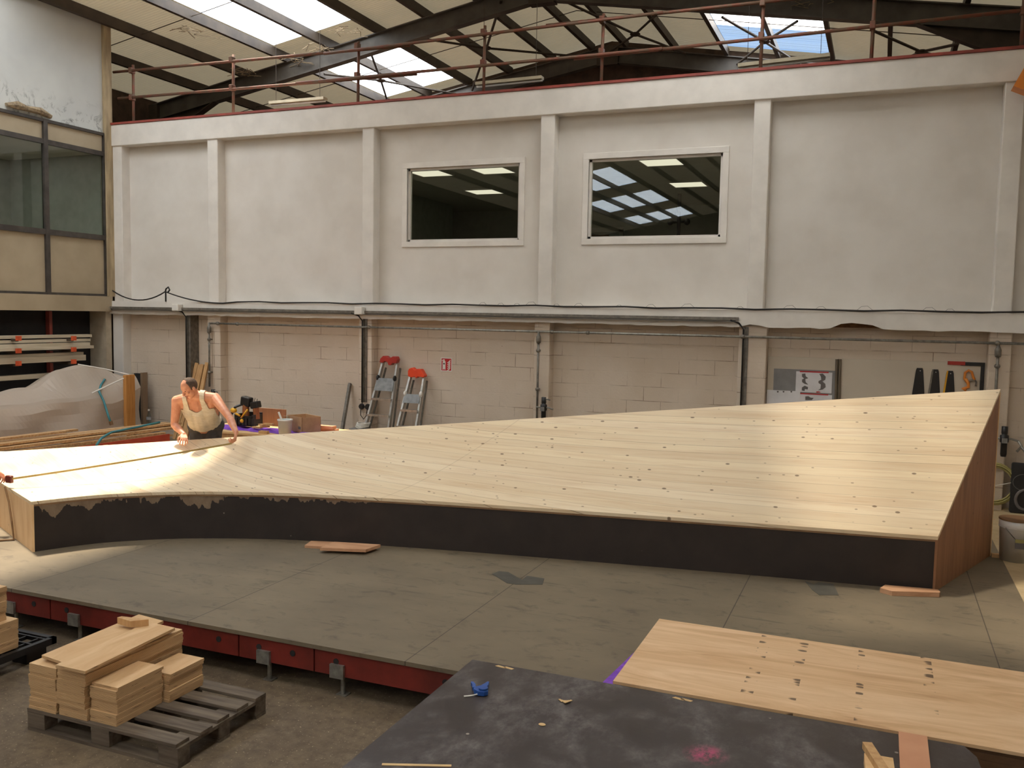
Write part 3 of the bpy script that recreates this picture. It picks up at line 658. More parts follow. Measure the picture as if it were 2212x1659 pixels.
# ================================================================== PIPES, CABLES, SERVICES on the back wall
mb = MB().box((XL-.0, YB-.09, 2.62), (-1.78, YB-.045, 2.66)); mb.box((XL, YB-.1, 2.595), (-1.78, YB-.045, 2.60)); mb.build('cable_tray', M['galv_d'], label='long grey metal cable tray fixed along the lower white beam', cat='cable tray')
for u, lab in ((384, 'white junction box on the lower beam near the left end'), (778, 'white junction box on the lower beam above the pair of wall sockets')):
    p = PY(u, 672, YB-.1); MB().box((p.x-.07, YB-.17, 2.60), (p.x+.07, YB-.05, 2.72)).build('junction_box', M['white'], label=lab, cat='junction box', bevel=.01)
# black cable draping to a hook then along the beam
e = empty('black_cable', (XL+.2, YB-.1, 2.76), 'long black cable drooping from the cabin to a hook then lying along the lower beam', 'cable')
def sag(a, b, s_, n=14): return [a.lerp(b, i/n)-V((0,0,s_*4*(i/n)*(1-i/n))) for i in range(n+1)]
pA = PY(224, 612, YB-.02); pB = PY(357, 630, YB-.06); pC = PY(482, 655, YB-.05)
mb = MB(); mb.tube(sag(pA, pB, .22)+sag(pB, pC, .05)[1:]+[V((x*1.0, YB-.05, 2.775+.008*math.sin(x*5))) for x in [pC.x+.3+i*.45 for i in range(int((2.1-pC.x-.3)/.45)+1)]], .012, 6)
mb.build('cable_run', M['rubber'], e, smooth=True)
MB().tube([V((pB.x+.0, YB-.05, 2.76)), V((pB.x, YB-.05, 2.96)), pB+V((.02,0,.05)), pB+V((.07,0,.08)), pB+V((.1,0,.03)), pB+V((.05,0,-.02))], .014, 6).build('hook', M['black'], e, smooth=True)
mb = MB()
for u in (1035, 1075, 1110, 1135, 1195, 1240, 1330, 1395, 1470, 1590, 1690, 1760, 1850, 1990, 2040):
    p = PY(u, 664, YB-.0); x = p.x; r_ = random.uniform(.06, .13)
    mb.tube([(x, YB-.03, 2.77), (x+r_*.5, YB-.03, 2.77+r_*.45), (x+r_*1.1, YB-.04, 2.77+r_*.5), (x+r_*1.7, YB-.05, 2.77)], .003, 4)
mb.build('loose_wire', M['greyink'], label='thin loose wire curling along the top of the lower beam', cat='wire')
# horizontal steel air pipe with drops
def pipe(pts, r, name, lab, clamps=(), mt='galv'):
    e = empty(name, pts[0], lab, 'pipe'); MB().tube(pts, r, 10).build('pipe_run', M[mt], e, smooth=True)
    for c in clamps:
        c = V(c); m_ = MB(); m_.sph(c, .035, (1,1,.9), n=6); m_.box((c.x-.012, c.y, c.z-.012), (c.x+.012, YC+.004 if any(a_ < c.x < b_ for a_, b_ in ((-10.83,-10.55),(-7.77,-7.53),(-4.75,-4.5),(-1.78,-1.41),(1.237,1.48))) else YW-.002, c.z+.012)); m_.build('pipe_clamp', M['galv_d'], e)
    return e
za = 2.40; yp = YC-.06
x0 = PY(452, 692, yp).x
pipe([(x0, yp, za), (2.1, yp, za-.0)], .017, 'air_pipe', 'horizontal galvanised air pipe running under the lower beam', [(x, yp, za) for x in (x0+.18, x0+.6, -7.55, -4.45, -3.9, -1.72, 1.32)])
for u, zl, lab, nm in ((452, 1.30, 'vertical galvanised drop pipe behind the leaning timbers', 0), (1163, .86, 'vertical galvanised drop pipe ending at the regulator in the middle bay', 1), (2157, 1.1, 'vertical galvanised drop pipe on the right column', 2)):
    x = PY(u, 745, yp-.01).x
    e = pipe([(x, yp-.01, za), (x, yp-.01, zl)], .017, 'drop_pipe', lab, [(x, yp-.01, z) for z in (2.12, 1.55)], 'galv_d')
    MB().lathe([(.0,0),(.03,0),(.036,.03),(.036,.09),(.02,.13),(0,.13)], (x, yp-.01, za-.17), 10).build('coupling', M['galv_d'], e, smooth=True)
    e['group'] = 'vertical air drop pipes'
# air regulators
def regulator(x, z, lab, conn):
    e = empty('air_regulator', (x, yp-.05, z-.2), lab, 'air regulator')
    mb = MB(); mb.lathe([(.0,-.2),(.03,-.2),(.036,-.17),(.036,-.03),(.05,-.02),(.05,.06),(.03,.07),(.036,.09),(.036,.17),(0,.17)], (x, yp-.05, z), 14); mb.build('body', M['black'], e, smooth=True)
    MB().box((x-.03, yp-.11, z-.03), (x+.03, yp-.09, z+.03)).build('gauge', M['greyplate'], e)
    mb = MB(); mb.tube([(x-.12, yp-.05, z+.02), (x+.08, yp-.05, z+.02), (x+.15, yp-.06, z)], .012, 8)
    if conn: mb.tube([(x+.15, yp-.06, z), (x+.19, yp-.06, z-.06), (x+.14, yp-.06, z-.13)], .016, 8); mb.tube([(x+.18, yp-.06, z-.06), (x+.27, yp-.06, z-.17)], .016, 8)
    else: mb.tube([(x+.1, yp-.05, z+.13), (x-.02, yp-.06, z+.17)], .01, 8)
    mb.build('fitting', M['galv'], e, smooth=True); return e
p = PY(1177, 878, yp); regulator(p.x, p.z-.03, 'black air regulator at the foot of the middle drop pipe', False)
p = PY(2168, 950, yp); regulator(p.x, p.z, 'black air regulator with forked steel coupler on the right column', True)
p = PY(465, 862, yp); regulator(p.x, p.z, 'black air regulator on the wall right behind the man', False)
MB().tube([PY(470, 880, yp-.05), PY(468, 910, yp-.1), PY(474, 930, yp-.12), PY(478, 960, yp-.1)], .012, 6).build('air_hose', M['rubber'], label='black air hose hanging beneath the regulator behind the man', cat='hose')
# vertical wall trunking
for u, zl, lab in ((408, 1.4, 'dark vertical cable trunking left of the leaning timbers'), (788, 1.19, 'dark vertical cable trunking above the wall sockets'), (1610, .7, 'dark vertical cable trunking beside the column left of the tool board')):
    x = PY(u, 760, YC-.03).x; e = empty('cable_trunking', (x, YC-.03, zl), lab, 'trunking', 'vertical cable trunking')
    mb = MB().box((x-.03, YC-.05, zl), (x-.012, YC if u > 500 else YW, 2.53)); mb.box((x-.012, YC-.02, zl), (x+.03, YC if u > 500 else YW, 2.53)); mb.build('channel', M['galv_d'], e)
    mb = MB().tube([(x-.03, YC-.06, zl), (x-.03, YC-.06, 2.5), (x-.09, YC-.08, 2.58), (x-.2, YC-.12, 2.62)], .012, 6); mb.build('cable', M['rubber'], e, smooth=True)
x = PY(788, 878, YC).x; zs = PY(788, 878, YC).z
e = empty('wall_socket_pair', (x, YC, zs), 'pair of round black wall sockets joined by a looping cable', 'wall socket')
for dx in (-.045, .07):
    MB().lathe([(0,0),(.045,0),(.05,.03),(.035,.06),(0,.06)], (0,0,0), 12).rot(math.pi/2, (0,0,0), (1,0,0)).add([], []).build
    mb = MB().lathe([(0,0),(.045,0),(.05,.03),(.035,.06),(0,.06)], (0,0,0), 12).rot(math.pi/2, (0,0,0), (1,0,0))
    mb.v = [q+V((x+dx, YC, zs)) for q in mb.v]; mb.build('socket', M['black'], e)
MB().tube([(x-.05, YC-.04, zs-.04), (x-.045, YC-.05, zs-.14), (x+.01, YC-.05, zs-.2), (x+.06, YC-.05, zs-.14), (x+.07, YC-.04, zs-.04)], .007, 6).build('loop_cable', M['rubber'], e)
MB().tube([(x-.03, YC-.03, zs+.04), (x-.02, YC-.03, zs+.12), (x-.03, YC-.04, zs+.25)], .007, 6).build('supply_cable', M['rubber'], e)
# fire sign: white border, red field, extinguisher and flames
a, b = PY(951, 774, YW-.01), PY(977, 801, YW-.01); cx, cz, hw = (a.x+b.x)/2, (a.z+b.z)/2, .098
e = empty('fire_extinguisher_sign', (cx, YW-.01, cz-hw), 'square red and white fire extinguisher sign on the block wall', 'sign')
MB().box((cx-hw, YW-.006, cz-hw*1.1), (cx+hw, YW, cz+hw*1.1)).build('plate', M['white'], e)
MB().box((cx-hw*.86, YW-.008, cz-hw*.96), (cx+hw*.86, YW-.006, cz+hw*.96)).build('red_field', M['red'], e)
def P2(pts): return [(cx+u_*hw, YW-.0085, cz+w_*hw) for u_, w_ in pts]
mb = MB(); mb.prism(P2([(-.66,-.85),(-.66,.42),(-.58,.56),(-.5,.6),(-.5,.66),(-.78,.55),(-.8,.66),(-.5,.82),(-.3,.82),(-.3,.6),(-.2,.54),(-.14,.42),(-.14,-.85),(-.3,-.85),(-.36,-.7),(-.46,-.7),(-.5,-.85)]), (0,-.001,0)); mb.build('extinguisher_symbol', M['white'], e)
mb = MB()
for k in range(5):
    o = .55-k*.3
    mb.prism(P2([(.12,o-.25),(.3,o-.16),(.5,o+.02),(.66,o+.22) ,(.74,o+.2),(.66,o-.02),(.5,o-.2),(.3,o-.32)]), (0,-.001,0))
mb.build('flame_symbol', M['white'], e)
mb = MB(); mb.prism([(cx-.4*hw+.13*hw*math.cos(t), YW-.0098, cz+.12*hw+.13*hw*math.sin(t)) for t in [i*.5236 for i in range(12)]], (0,-.001,0)); mb.build('pressure_dot', M['black'], e)
# ---- step ladders leaning at the wall
def ladder(u0, u1, ut0, ut1, vt, name, capm, lab, plate, yb=12.05):
    zt = PY((ut0+ut1)/2, vt, 12.5).z; zb = FLZ
    def X(u, v, y): return PY(u, v, y).x
    yt = 12.52
    tl, tr = X(ut0, vt, yt), X(ut1, vt, yt); bl, br = tl-.20, tr+.04
    if name == 'b': bl, br = tl-.12, tr+.02
    e = empty('step_ladder', ((bl+br)/2, yb, zb), lab, 'ladder')
    for sx, (t_, b_) in enumerate(((tl, bl), (tr, br))):
        MB().obox((b_, yb, zb), (t_, yt, zt), .03, .065, up=(0,1,0)).build('stile', M['alu'], e)
        MB().obox((b_+.02, yb+.11, zb), (t_+.012, yt+.05, zt-.12), .022, .03, up=(0,1,0)).build('rear_stile', M['galv_d'], e)
    at = lambda k: ((bl+(tl-bl)*k, yb+(yt-yb)*k, zb+(zt-zb)*k), (br+(tr-br)*k, yb+(yt-yb)*k, zb+(zt-zb)*k))
    L = (zt-zb)
    for hgt in [L*(plate[0]-.085)-.25*i_ for i_ in range(5)]:
        if hgt > .1: 
            a_, b_ = at(hgt/L); MB().obox(V(a_)-V((0,.03,0)), V(b_)-V((0,.03,0)), .09, .03).build('tread', M['alu'], e)
    a_, b_ = at(plate[0]); c_, d_ = at(plate[1])
    off = V((0, -.05, 0))
    mb = MB(); mb.prism([V(a_)+off, V(b_)+off, V(d_)+off, V(c_)+off], (0, .02, 0)); mb.build('platform_plate', M['greyplate'], e)
    for q in (c_, d_): MB().sph(V(q)+V((0,-.03,0)), .045, (.6,1,1.1), n=7).build('hinge_cap', M['black'] if name == 'a' else M['white'], e, smooth=True)
    z = zt; w2 = (tl, tr)
    if name == 'a':
        prof = [(-.04,-.03),(-.02,.03),(.05,.075),(.12,.075),(.19,.05),(.25,.05),(.31,.075),(.40,.07),(.43,.02),(.40,-.035),(.30,-.035),(.26,-.07),(.20,-.07),(.16,-.02),(.10,-.01),(.04,-.035)]
    else:
        prof = [(-.03,-.05),(-.03,.03),(.0,.07),(.09,.09),(.17,.05),(.2,.07),(.33,.07),(.44,-.03),(.42,-.06),(.25,-.05),(.2,-.08),(.16,-.05),(.08,-.07)]
    sc_ = (tr-tl)/.38
    MB().prism([(tl+a*sc_, yt-.09, z+c) for a, c in prof], (0, .1, 0)).build('top_tray', M[capm], e, bevel=.008)
    return e
ladder(0, 0, 829, 860, 779, 'a', 'redplastic', 'taller aluminium step ladder with dark red top tray against the block wall', (.69, .82))
e = ladder(0, 0, 889, 918, 806, 'b', 'orange', 'shorter aluminium step ladder with bright orange top tray against the block wall', (.66, .76))
# bar leaning at wall
MB().obox(PZ(738, 950, FLZ) if False else V((PY(740, 920, 12.3).x-.02, 12.2, FLZ)), PY(756, 828, YW-.04), .04, .06).build('steel_angle_bar', M['galv_d'], label='grey metal bar leaning against the wall left of the ladders', cat='metal bar')
# leaning timbers in the corner bay
labs = ['leftmost narrow timber offcut leaning behind the man', 'second leaning timber from the left behind the man', 'third leaning timber from the left behind the man', 'fourth leaning timber behind the man, half hidden', 'rightmost and tallest timber leaning behind the man']
for k, (u, v) in enumerate(((419,786),(426,784),(433,788),(438,787),(448,783))):
    t_ = PY(u, v, YW-.06-.045*k); b_ = V((t_.x-.22+.03*k, 12.3-.06*k, FLZ))
    MB().obox(b_, t_, .07, .035, up=(0,1,0)).build('leaning_timber', M['timber'], label=labs[k], cat='timber', group='timbers leaning in the corner')
# dark panel standing at wall behind wrapped load
a, b = PY(293, 806, 12.4), PY(313, 865, 12.4)
e = empty('black_framed_panel', (a.x, 12.4, FLZ), 'small black panel in a wooden frame standing by the wall', 'panel')
MB().box((a.x, 12.36, FLZ), (b.x-.03, 12.42, a.z)).build('panel_face', M['dark'], e)
MB().box((b.x-.03, 12.33, FLZ), (b.x+.02, 12.45, a.z+.02)).build('frame_post', mat('grey_brown_wood', srgb(140,116,92), None), e)
# ================================================================== TIMBER RACK under the left cabin
XK = -12.75
e = empty('cantilever_rack', (XL-.35, 11, 0), 'orange and red cantilever rack against the black wall below the cabin', 'rack')
yv = PX(110, 700, XL-.3).y
MB().box((XL-.39, yv-.03, 0), (XL-.3, yv+.03, 2.56)).build('upright', M['redpaint'], e)
rows = [731, 758, 784]
for v0, v1 in ((731, 731), (758, 755), (785, 781)):
    for u, v in ((20, v0), (140, v1)):
        p = PX(u, v, XK); MB().obox((XL-.39, p.y, p.z-.0), (XK+.18, p.y, p.z-.025), .04, .04).build('arm', M['purlin'], e)
        MB().box((XK+.18, p.y-.035, p.z-.03), (XK+.23, p.y+.035, p.z+.045)).build('arm_stop', M['rackorange'], e)
beams = [((0,722,729),(193,722,728),.0,'top grey beam on the cantilever rack'), ((0,736,742),(190,731,737),.0,'upper grey beam on the second row of the rack'), ((0,744,752),(189,739,747),.05,'middle grey beam on the second row of the rack'), ((0,750,757),(197,746,752),.1,'longest grey beam on the second row of the rack'),
         ((0,765,773),(175,760,766),.0,'upper grey beam on the third row of the rack'), ((0,772,785),(180,766,778),.06,'thick lower grey beam on the third row of the rack'), ((0,810,820),(182,801,810),.0,'lowest grey beam, held by a short wooden stake')]
for (u0, a0, b0), (u1, a1, b1), dx, lab in beams:
    X_ = XK+dx; p0, p1 = PX(0, (a0+b0)/2, X_), PX(u1, (a1+b1)/2, X_)
    z = p1.z; h_ = abs(PX(u1, a1, X_).z-PX(u1, b1, X_).z)
    MB().box((X_-.06, 5.5, z-h_/2), (X_+.06, p1.y, z+h_/2)).build('stored_beam', M['rackwood'], label=lab, cat='beam', group='beams on the rack')
p = PX(130, 815, XK+.1); MB().box((XK+.06, p.y-.05, 0), (XK+.13, p.y+.05, PX(130,800,XK+.1).z)).build('wooden_stake', mat('brown_stake', srgb(134,106,76), None), label='short brown wooden stake upright in front of the lowest rack beam', cat='stake')
# ================================================================== PLATFORM (staging deck)
PYF = 5.1; PX0, PX1 = -12.6, 1.2
e = empty('staging_platform', (-5, PYF, 0), 'low grey staging platform with dark red steel edge and galvanised feet', 'platform')
MB().box((PX0, PYF, FLZ-.03), (PX1, 12.42, FLZ)).build('deck_board', M['deck'], e)
mb = MB(); xs_ = [PX0]+[-6.48+.58*0+k*1.83 for k in (-2,-1)]+[-6.05, -4.2, -2.35, -.5, PX1]
xs_ = [PX0, -9.9, -8.0, -6.07, -4.2, -3.55, -2.35, -.5, PX1]
for k in range(len(xs_)-1):
    m_ = MB(); m_.box((xs_[k]+.006, PYF+.02, FLZ-.2), (xs_[k+1]-.006, PYF+.06, FLZ-.032)); m_.build('edge_frame', M['redsteel'], e)
    m_ = MB()
    for xx in (xs_[k]+.18, xs_[k+1]-.18): m_.tube([(xx, PYF+.015, FLZ-.1), (xx, PYF+.0205, FLZ-.1)], .022, 10)
    m_.build('frame_hole', M['dark'], e)
for xf in (-12, -9, -6):
    MB().box((xf, PYF+.1, FLZ-.2), (xf+.05, 12.3, FLZ-.03)).build('joist', M['redsteel'], e)
for xx in (-2.9, 0): MB().box((xx, PYF+.1, FLZ-.2), (xx+.05, 12.3, FLZ-.03)).build('joist', M['redsteel'], e)
for u, v in ((133,1340),(158,1350),(568,1430),(727,1460),(20,1330)):
    p = PY(u, v, PYF); x = p.x
    if u == 133: continue
    l_ = empty('foot', (x, PYF+.01, 0)); l_.parent = e; l_.location = V((x, PYF+.01, 0))-wloc(e)
    MB().box((x-.055, PYF-.005, FLZ-.21), (x+.055, PYF+.018, FLZ-.115)).build('bracket', M['galv'], l_)
    MB().tube([(x+.02, PYF+.05, 0), (x+.02, PYF+.05, FLZ-.12)], .016, 8).build('leg', M['galv'], l_); MB().box((x-.02, PYF+.02, 0), (x+.06, PYF+.09, .008)).build('foot_plate', M['galv_d'], l_)
S('floor_right', MB().box((1.2, 4.4, FLZ-.05), (2.2, YW, FLZ-.002)), M['lightdeck'])
# patches of tape stuck to the deck
def patch(pts, lab):
    P = [PZ(u, v, FLZ) for u, v in pts]; MB().prism([(q.x, q.y, FLZ) for q in P], (0,0,.0025)).build('tape_patch', M['stain'], label=lab, cat='tape patch')
patch([(1063,1240),(1078,1234),(1098,1236),(1110,1243),(1128,1253),(1138,1244),(1176,1250),(1172,1263),(1115,1263),(1095,1260)], 'larger grey tape patch stuck on the platform near the middle')
patch([(1738,1255),(1758,1262),(1768,1258),(1800,1262),(1812,1286),(1770,1286),(1755,1275)], 'smaller grey tape patch on the platform near the ramp front')
# ================================================================== THE WAVE RAMP
FC = [(-7.28,5.96),(-7.1,6.30),(-6.9,6.56),(-6.37,6.97),(-5.54,7.34),(-5.05,7.47),(-3.65,7.75),(-1.48,8.09),(.53,8.36)]
BR, BL = V((1.11, 9.93)), V((-10.95, 7.74)); ZF = .82
def cr(x):   # smooth interpolation of the front curve
    for i in range(len(FC)-1):
        if FC[i][0] <= x <= FC[i+1][0]+1e-6:
            p0 = FC[max(i-1,0)]; p1 = FC[i]; p2 = FC[i+1]; p3 = FC[min(i+2,len(FC)-1)]
            h = p2[0]-p1[0]; t = (x-p1[0])/h
            m1 = (p2[1]-p0[1])/(p2[0]-p0[0])*h; m2 = (p3[1]-p1[1])/(p3[0]-p1[0])*h
            return (2*t**3-3*t*t+1)*p1[1]+(t**3-2*t*t+t)*m1+(-2*t**3+3*t*t)*p2[1]+(t**3-t*t)*m2
    return FC[-1][1]
NS, NT = 90, 24
fsx = [-7.28+7.81*(i/NS)**1.25 for i in range(NS+1)]
def backpt(x):
    s = (x+7.28)/7.81; b = BL+(BR-BL)*s; q = (b.x+10.1)/11.21; return V((b.x, b.y, .82+1.18*max(q, 0)))
fans = [(-11.,-30),(-7.6,-30),(-7,-27),(-6,-14),(-5,-5),(-3.5,0),(-1.5,5),(1.2,7)]
def tanint(x):
    s = 0; n = 60; x0 = -11
    for i in range(n):
        a = x0+(x-x0)*(i+.5)/n
        for j in range(len(fans)-1):
            if fans[j][0] <= a <= fans[j+1][0]:
                k = (a-fans[j][0])/(fans[j+1][0]-fans[j][0]); th = fans[j][1]+(fans[j+1][1]-fans[j][1])*k; break
        else: th = fans[0][1] if a < fans[0][0] else fans[-1][1]
        s += math.tan(math.radians(th))*(x-x0)/n
    return s
grid = []
for x in fsx:
    a = V((x, cr(x), ZF)); b = backpt(x); grid.append([a.lerp(b, t/NT) for t in range(NT+1)])
rc = V((-4, 8, FLZ))
ramp = empty('curved_wave_ramp', rc, 'large curved ramp with pale plank deck and black front on the platform', 'ramp')
mb = MB(); W_ = NT+1; th = V((0,0,.03))
top = [p for r_ in grid for p in r_]; bot = [p-th for p in top]; n_ = len(top)
fs = [(i*W_+j, (i+1)*W_+j, (i+1)*W_+j+1, i*W_+j+1) for i in range(NS) for j in range(NT)]
fs += [(n_+i*W_+j, n_+i*W_+j+1, n_+(i+1)*W_+j+1, n_+(i+1)*W_+j) for i in range(NS) for j in range(NT)]
ring = [i*W_ for i in range(NS+1)]+[NS*W_+j for j in range(1, NT+1)]+[i*W_+NT for i in range(NS-1, -1, -1)]+[j for j in range(NT-1, 0, -1)]
fs += [(ring[k], n_+ring[k], n_+ring[(k+1)%len(ring)], ring[(k+1)%len(ring)]) for k in range(len(ring))]
mb.add(top+bot, fs); dk = mb.build('plank_deck', M['planks'], ramp)
uvl = dk.data.uv_layers.new(name='UVMap')
tcache = {}
for lp in dk.data.loops:
    p = dk.data.vertices[lp.vertex_index].co+rc; k = round(p.x, 3)
    if k not in tcache: tcache[k] = tanint(p.x)
    uvl.data[lp.index].uv = (p.x, (p.y-tcache[k]+(p.z-.82)*.45))
def wall(lo_, hi_, off, name, mt, parent):    # strip panel with thickness
    m_ = MB(); n = len(lo_); A = lo_+hi_; B = [p+off for p in A]
    m_.add(A+B, [(i, i+1, n+i+1, n+i) for i in range(n-1)]+[(2*n+i, 3*n+i, 3*n+i+1, 2*n+i+1) for i in range(n-1)]+[(i, 2*n+i, 2*n+i+1, i+1) for i in range(n-1)]+[(n+i, n+i+1, 3*n+i+1, 3*n+i) for i in range(n-1)]+[(0, n, 3*n, 2*n), (n-1, 3*n-1, 4*n-1, 2*n-1)])
    return m_.build(name, mt, parent)
mid = fsx.index(min(fsx, key=lambda q: abs(q+4.62)))
for a_, b_, nm in ((0, mid, 'front_panel'), (mid, NS, 'front_panel')):
    lo_ = [V((x, cr(x)+.012, FLZ)) for x in fsx[a_:b_+1]]; hi_ = [V((x, cr(x)+.012, ZF-.032)) for x in fsx[a_:b_+1]]
    o = wall(lo_, hi_, V((0, .018, 0)), nm, M['film'], ramp)
    at = o.data.attributes.new('peel', 'FLOAT', 'POINT')
    for i, v_ in enumerate(o.data.vertices): at.data[i].value = .55 if v_.co.x+rc.x < -4.9 else (.3 if v_.co.x+rc.x < -4.5 else .10)
# second layer of the deck edge: a darker ply strip right below the planks
lo_ = [V((x, cr(x)+.004, ZF-.048)) for x in fsx]; hi_ = [V((x, cr(x)+.004, ZF-.0305)) for x in fsx]
wall(lo_, hi_, V((0, .02, 0)), 'edge_batten', mat('brown_edge_ply', srgb(150,116,82), srgb(130,98,68), .7, scale=8), ramp)
g0 = grid[0]; gN = grid[NS]
wall([V((p.x, p.y, FLZ)) for p in gN], [p-V((0,0,.031)) for p in gN], V((-.02, 0, 0)), 'end_panel', M['ply_red'], ramp)['label'] = 'red-brown plywood end panel'
wall([V((p.x, p.y, FLZ)) for p in g0], [p-V((0,0,.031)) for p in g0], V((.02, .01, 0)), 'end_panel', M['ply_end'], ramp)['label'] = 'pale peach plywood end panel'
bk = [r_[-1] for r_ in grid]
wall([V((p.x, p.y, FLZ)) for p in bk], [p-V((0,0,.031)) for p in bk], V((0, -.02, 0)), 'back_panel', M['ply_light'], ramp)
# offcuts on the platform
def slab(pts, z, h, name, mt, lab, cat='offcut', **k):
    P = [PZ(u, v, z+h) for u, v in pts]; return MB().prism([(q.x, q.y, z) for q in P], (0,0,h)).build(name, mt, label=lab, cat=cat, **k)
slab([(658,1178),(672,1168),(735,1171),(735,1176),(720,1182)], FLZ, .025, 'wood_offcut', M['offcut'], 'pinkish wood offcut at left, partly under another, by the black ramp front')
slab([(691,1183),(722,1170),(822,1176),(790,1187)], FLZ+.026, .028, 'wood_offcut', M['offcut'], 'pinkish pointed wood offcut lying on top of the other by the ramp front')
slab([(1901,1270),(1912,1263),(2026,1273),(2031,1278),(2029,1280),(1927,1277)], FLZ, .04, 'wood_offcut', M['offcut'], 'pinkish wood offcut lying by the right front corner of the ramp')
a = PZ(2142, 1203, FLZ); MB().box((a.x, a.y-.02, FLZ), (a.x+.16, a.y+.05, FLZ+.03)).build('wood_offcut', M['timber'], label='short pale batten at the back right corner of the ramp', cat='offcut')
# ================================================================== FOREGROUND SHEETS
ZT = .5
def P3(u, v): q = PZ(u, v, ZT); return q
# plywood pile on the platform
yn, yf = 5.0, 6.2
bx = -1.37
e = empty('plywood_pile', (0, 5.6, FLZ), 'pile of plywood sheets with a big pale top sheet lying on the platform', 'plywood')
MB().box((bx, yn, ZT-.018), (1.19, yf, ZT)).build('top_sheet', M['ply_sheet'], e)
for k in range(7): MB().box((bx+.03+random.uniform(-.01,.02), yn+.012+random.uniform(0,.01), FLZ+.001+.02*k), (1.17, yf-.02, FLZ+.02+.02*k)).build('lower_sheet', mat('dark_ply_edge', srgb(112,80,54), srgb(88,62,42), .8) if k == 0 else bpy.data.materials['dark_ply_edge'], e)
# purple cloth strip by the pile
MB().prism([(-1.47, 4.98, FLZ), (-1.385, 4.98, FLZ), (-1.385, 5.75, FLZ), (-1.40, 5.75, FLZ)], (0,0,.1)).build('purple_strap', M['purple'], label='purple strap showing along the left edge of the big plywood sheet', cat='strap')
# black film-faced worktop on trestles
cr_ = P3(2112, 1622)
e = empty('black_work_table', (-1, 4, 0), 'large scuffed black film-faced worktop in the foreground', 'work table')
cx1 = cr_.x
MB().prism([(-2.26, 2.5, ZT-.02), (cx1-.10, 2.5, ZT-.02), (cx1-.0, 4.72, ZT-.02), (cx1-.01, 4.86, ZT-.02), (cx1-.06, 4.965, ZT-.02), (-2.26, 4.95, ZT-.02)], (0,0,.02)).build('tabletop', M['blacktop'], e)
for x in (-2.0, -.7, .35):
    for y in (2.8, 4.75): MB().box((x-.04, y-.04, 0), (x+.04, y+.04, ZT-.1)).build('leg', M['pallet'], e)
for y in (2.8, 4.75): MB().box((-2.1, y-.04, ZT-.1), (.42, y+.04, ZT-.021)).build('bearer', M['pallet'], e)
# chipped edge flakes
for k, (u, v) in enumerate(((1085,1437),(1100,1441),(1490,1463),(1505,1466))):
    q = P3(u, v); q.y = min(q.y, 4.92); MB().prism([(q.x-.035, q.y-.006, ZT), (q.x+.03, q.y-.018, ZT), (q.x+.04, q.y+.0, ZT), (q.x-.02, q.y+.012, ZT)], (0,0,.002)).build('edge_chip', M['bristle'], e)
a, b = PZ(1950,1580,ZT+.02), PZ(1994,1590,ZT+.02)
MB().box((a.x-.02, 3.2, ZT), (b.x+.02, a.y, ZT+.018)).build('plywood_strip', M['pinkply'], label='pink plywood strip laid from the black worktop to the pale sheet', cat='plywood strip')
a = PZ(1895, 1640, ZT+.03)
MB().box((a.x-.06, 3.6, ZT), (a.x+.07, a.y, ZT+.05)).rot(.05, (a.x, a.y, 0)).build('wood_block', M['ply_light'], label='wider pale wood block on the black worktop beside the pink strip', cat='wood block')
MB().box((a.x-.055, 3.2, ZT+.051), (a.x-.01, a.y+.06, ZT+.085)).rot(.30, (a.x, a.y, 0)).build('wood_block', M['timber'], label='narrow wood batten lying on top of the wider pale block', cat='wood block')
# blue spring clamp
c = PZ(1040, 1498, ZT)
e = empty('spring_clamp', c, 'blue plastic spring clamp lying on the black worktop', 'clamp')
def cl(pts, z0, z1, nm, mt): MB().prism([(c.x+x*.001, c.y+y*.001, ZT+z0) for x, y in pts], (0,0,z1-z0)).build(nm, mt, e, bevel=.003)
cl([(-34,-30),(0,-46),(34,-40),(48,-18),(40,6),(22,22),(16,58),(4,100),(-8,104),(-14,62),(-20,34),(-40,10),(-44,-10)], .004, .032, 'jaw_body', M['blue'])
cl([(-38,8),(-58,48),(-84,74),(-98,70),(-94,58),(-74,36),(-56,-2)], .006, .028, 'handle', M['blue'])
MB().lathe([(.018,0),(.026,.0),(.026,.012),(.018,.012)], (c.x+.018, c.y-.016, ZT+.0325), 14).build('pivot_ring', M['blue'], e)
MB().tube([c+V((0,-.03,.012)), c+V((-.02,-.06,.01)), c+V((-.05,-.075,.006)), c+V((-.07,-.085,.005))], .004, 6).build('wire_tail', M['white'], e)
for u, v, lab in ((1215,1518,'curled pale wood chip in the middle of the black worktop'), (1171,1566,'small round wood chip on the black worktop')):
    q = PZ(u, v, ZT); mb = MB()
    for k in range(5): mb.obox(q+V((-.03+.012*k, -.012*k+.03, .003+.002*k)), q+V((.0+.01*k, .01*k-.0, .006)), .012, .003)
    if v > 1550: mb = MB().sph(q+V((0,0,.003)), .02, (1,.8,.2), n=6)
    mb.build('wood_chip', M['bristle'], label=lab, cat='wood chip')
q0, q1 = PZ(825,1652,ZT), PZ(975,1655,ZT); MB().obox(q0+V((0,0,.002)), q1+V((0,0,.002)), .018, .003).build('sawdust_streak', M['bristle'], label='thin streak of yellow sawdust at the front of the black worktop', cat='sawdust', kind='stuff')
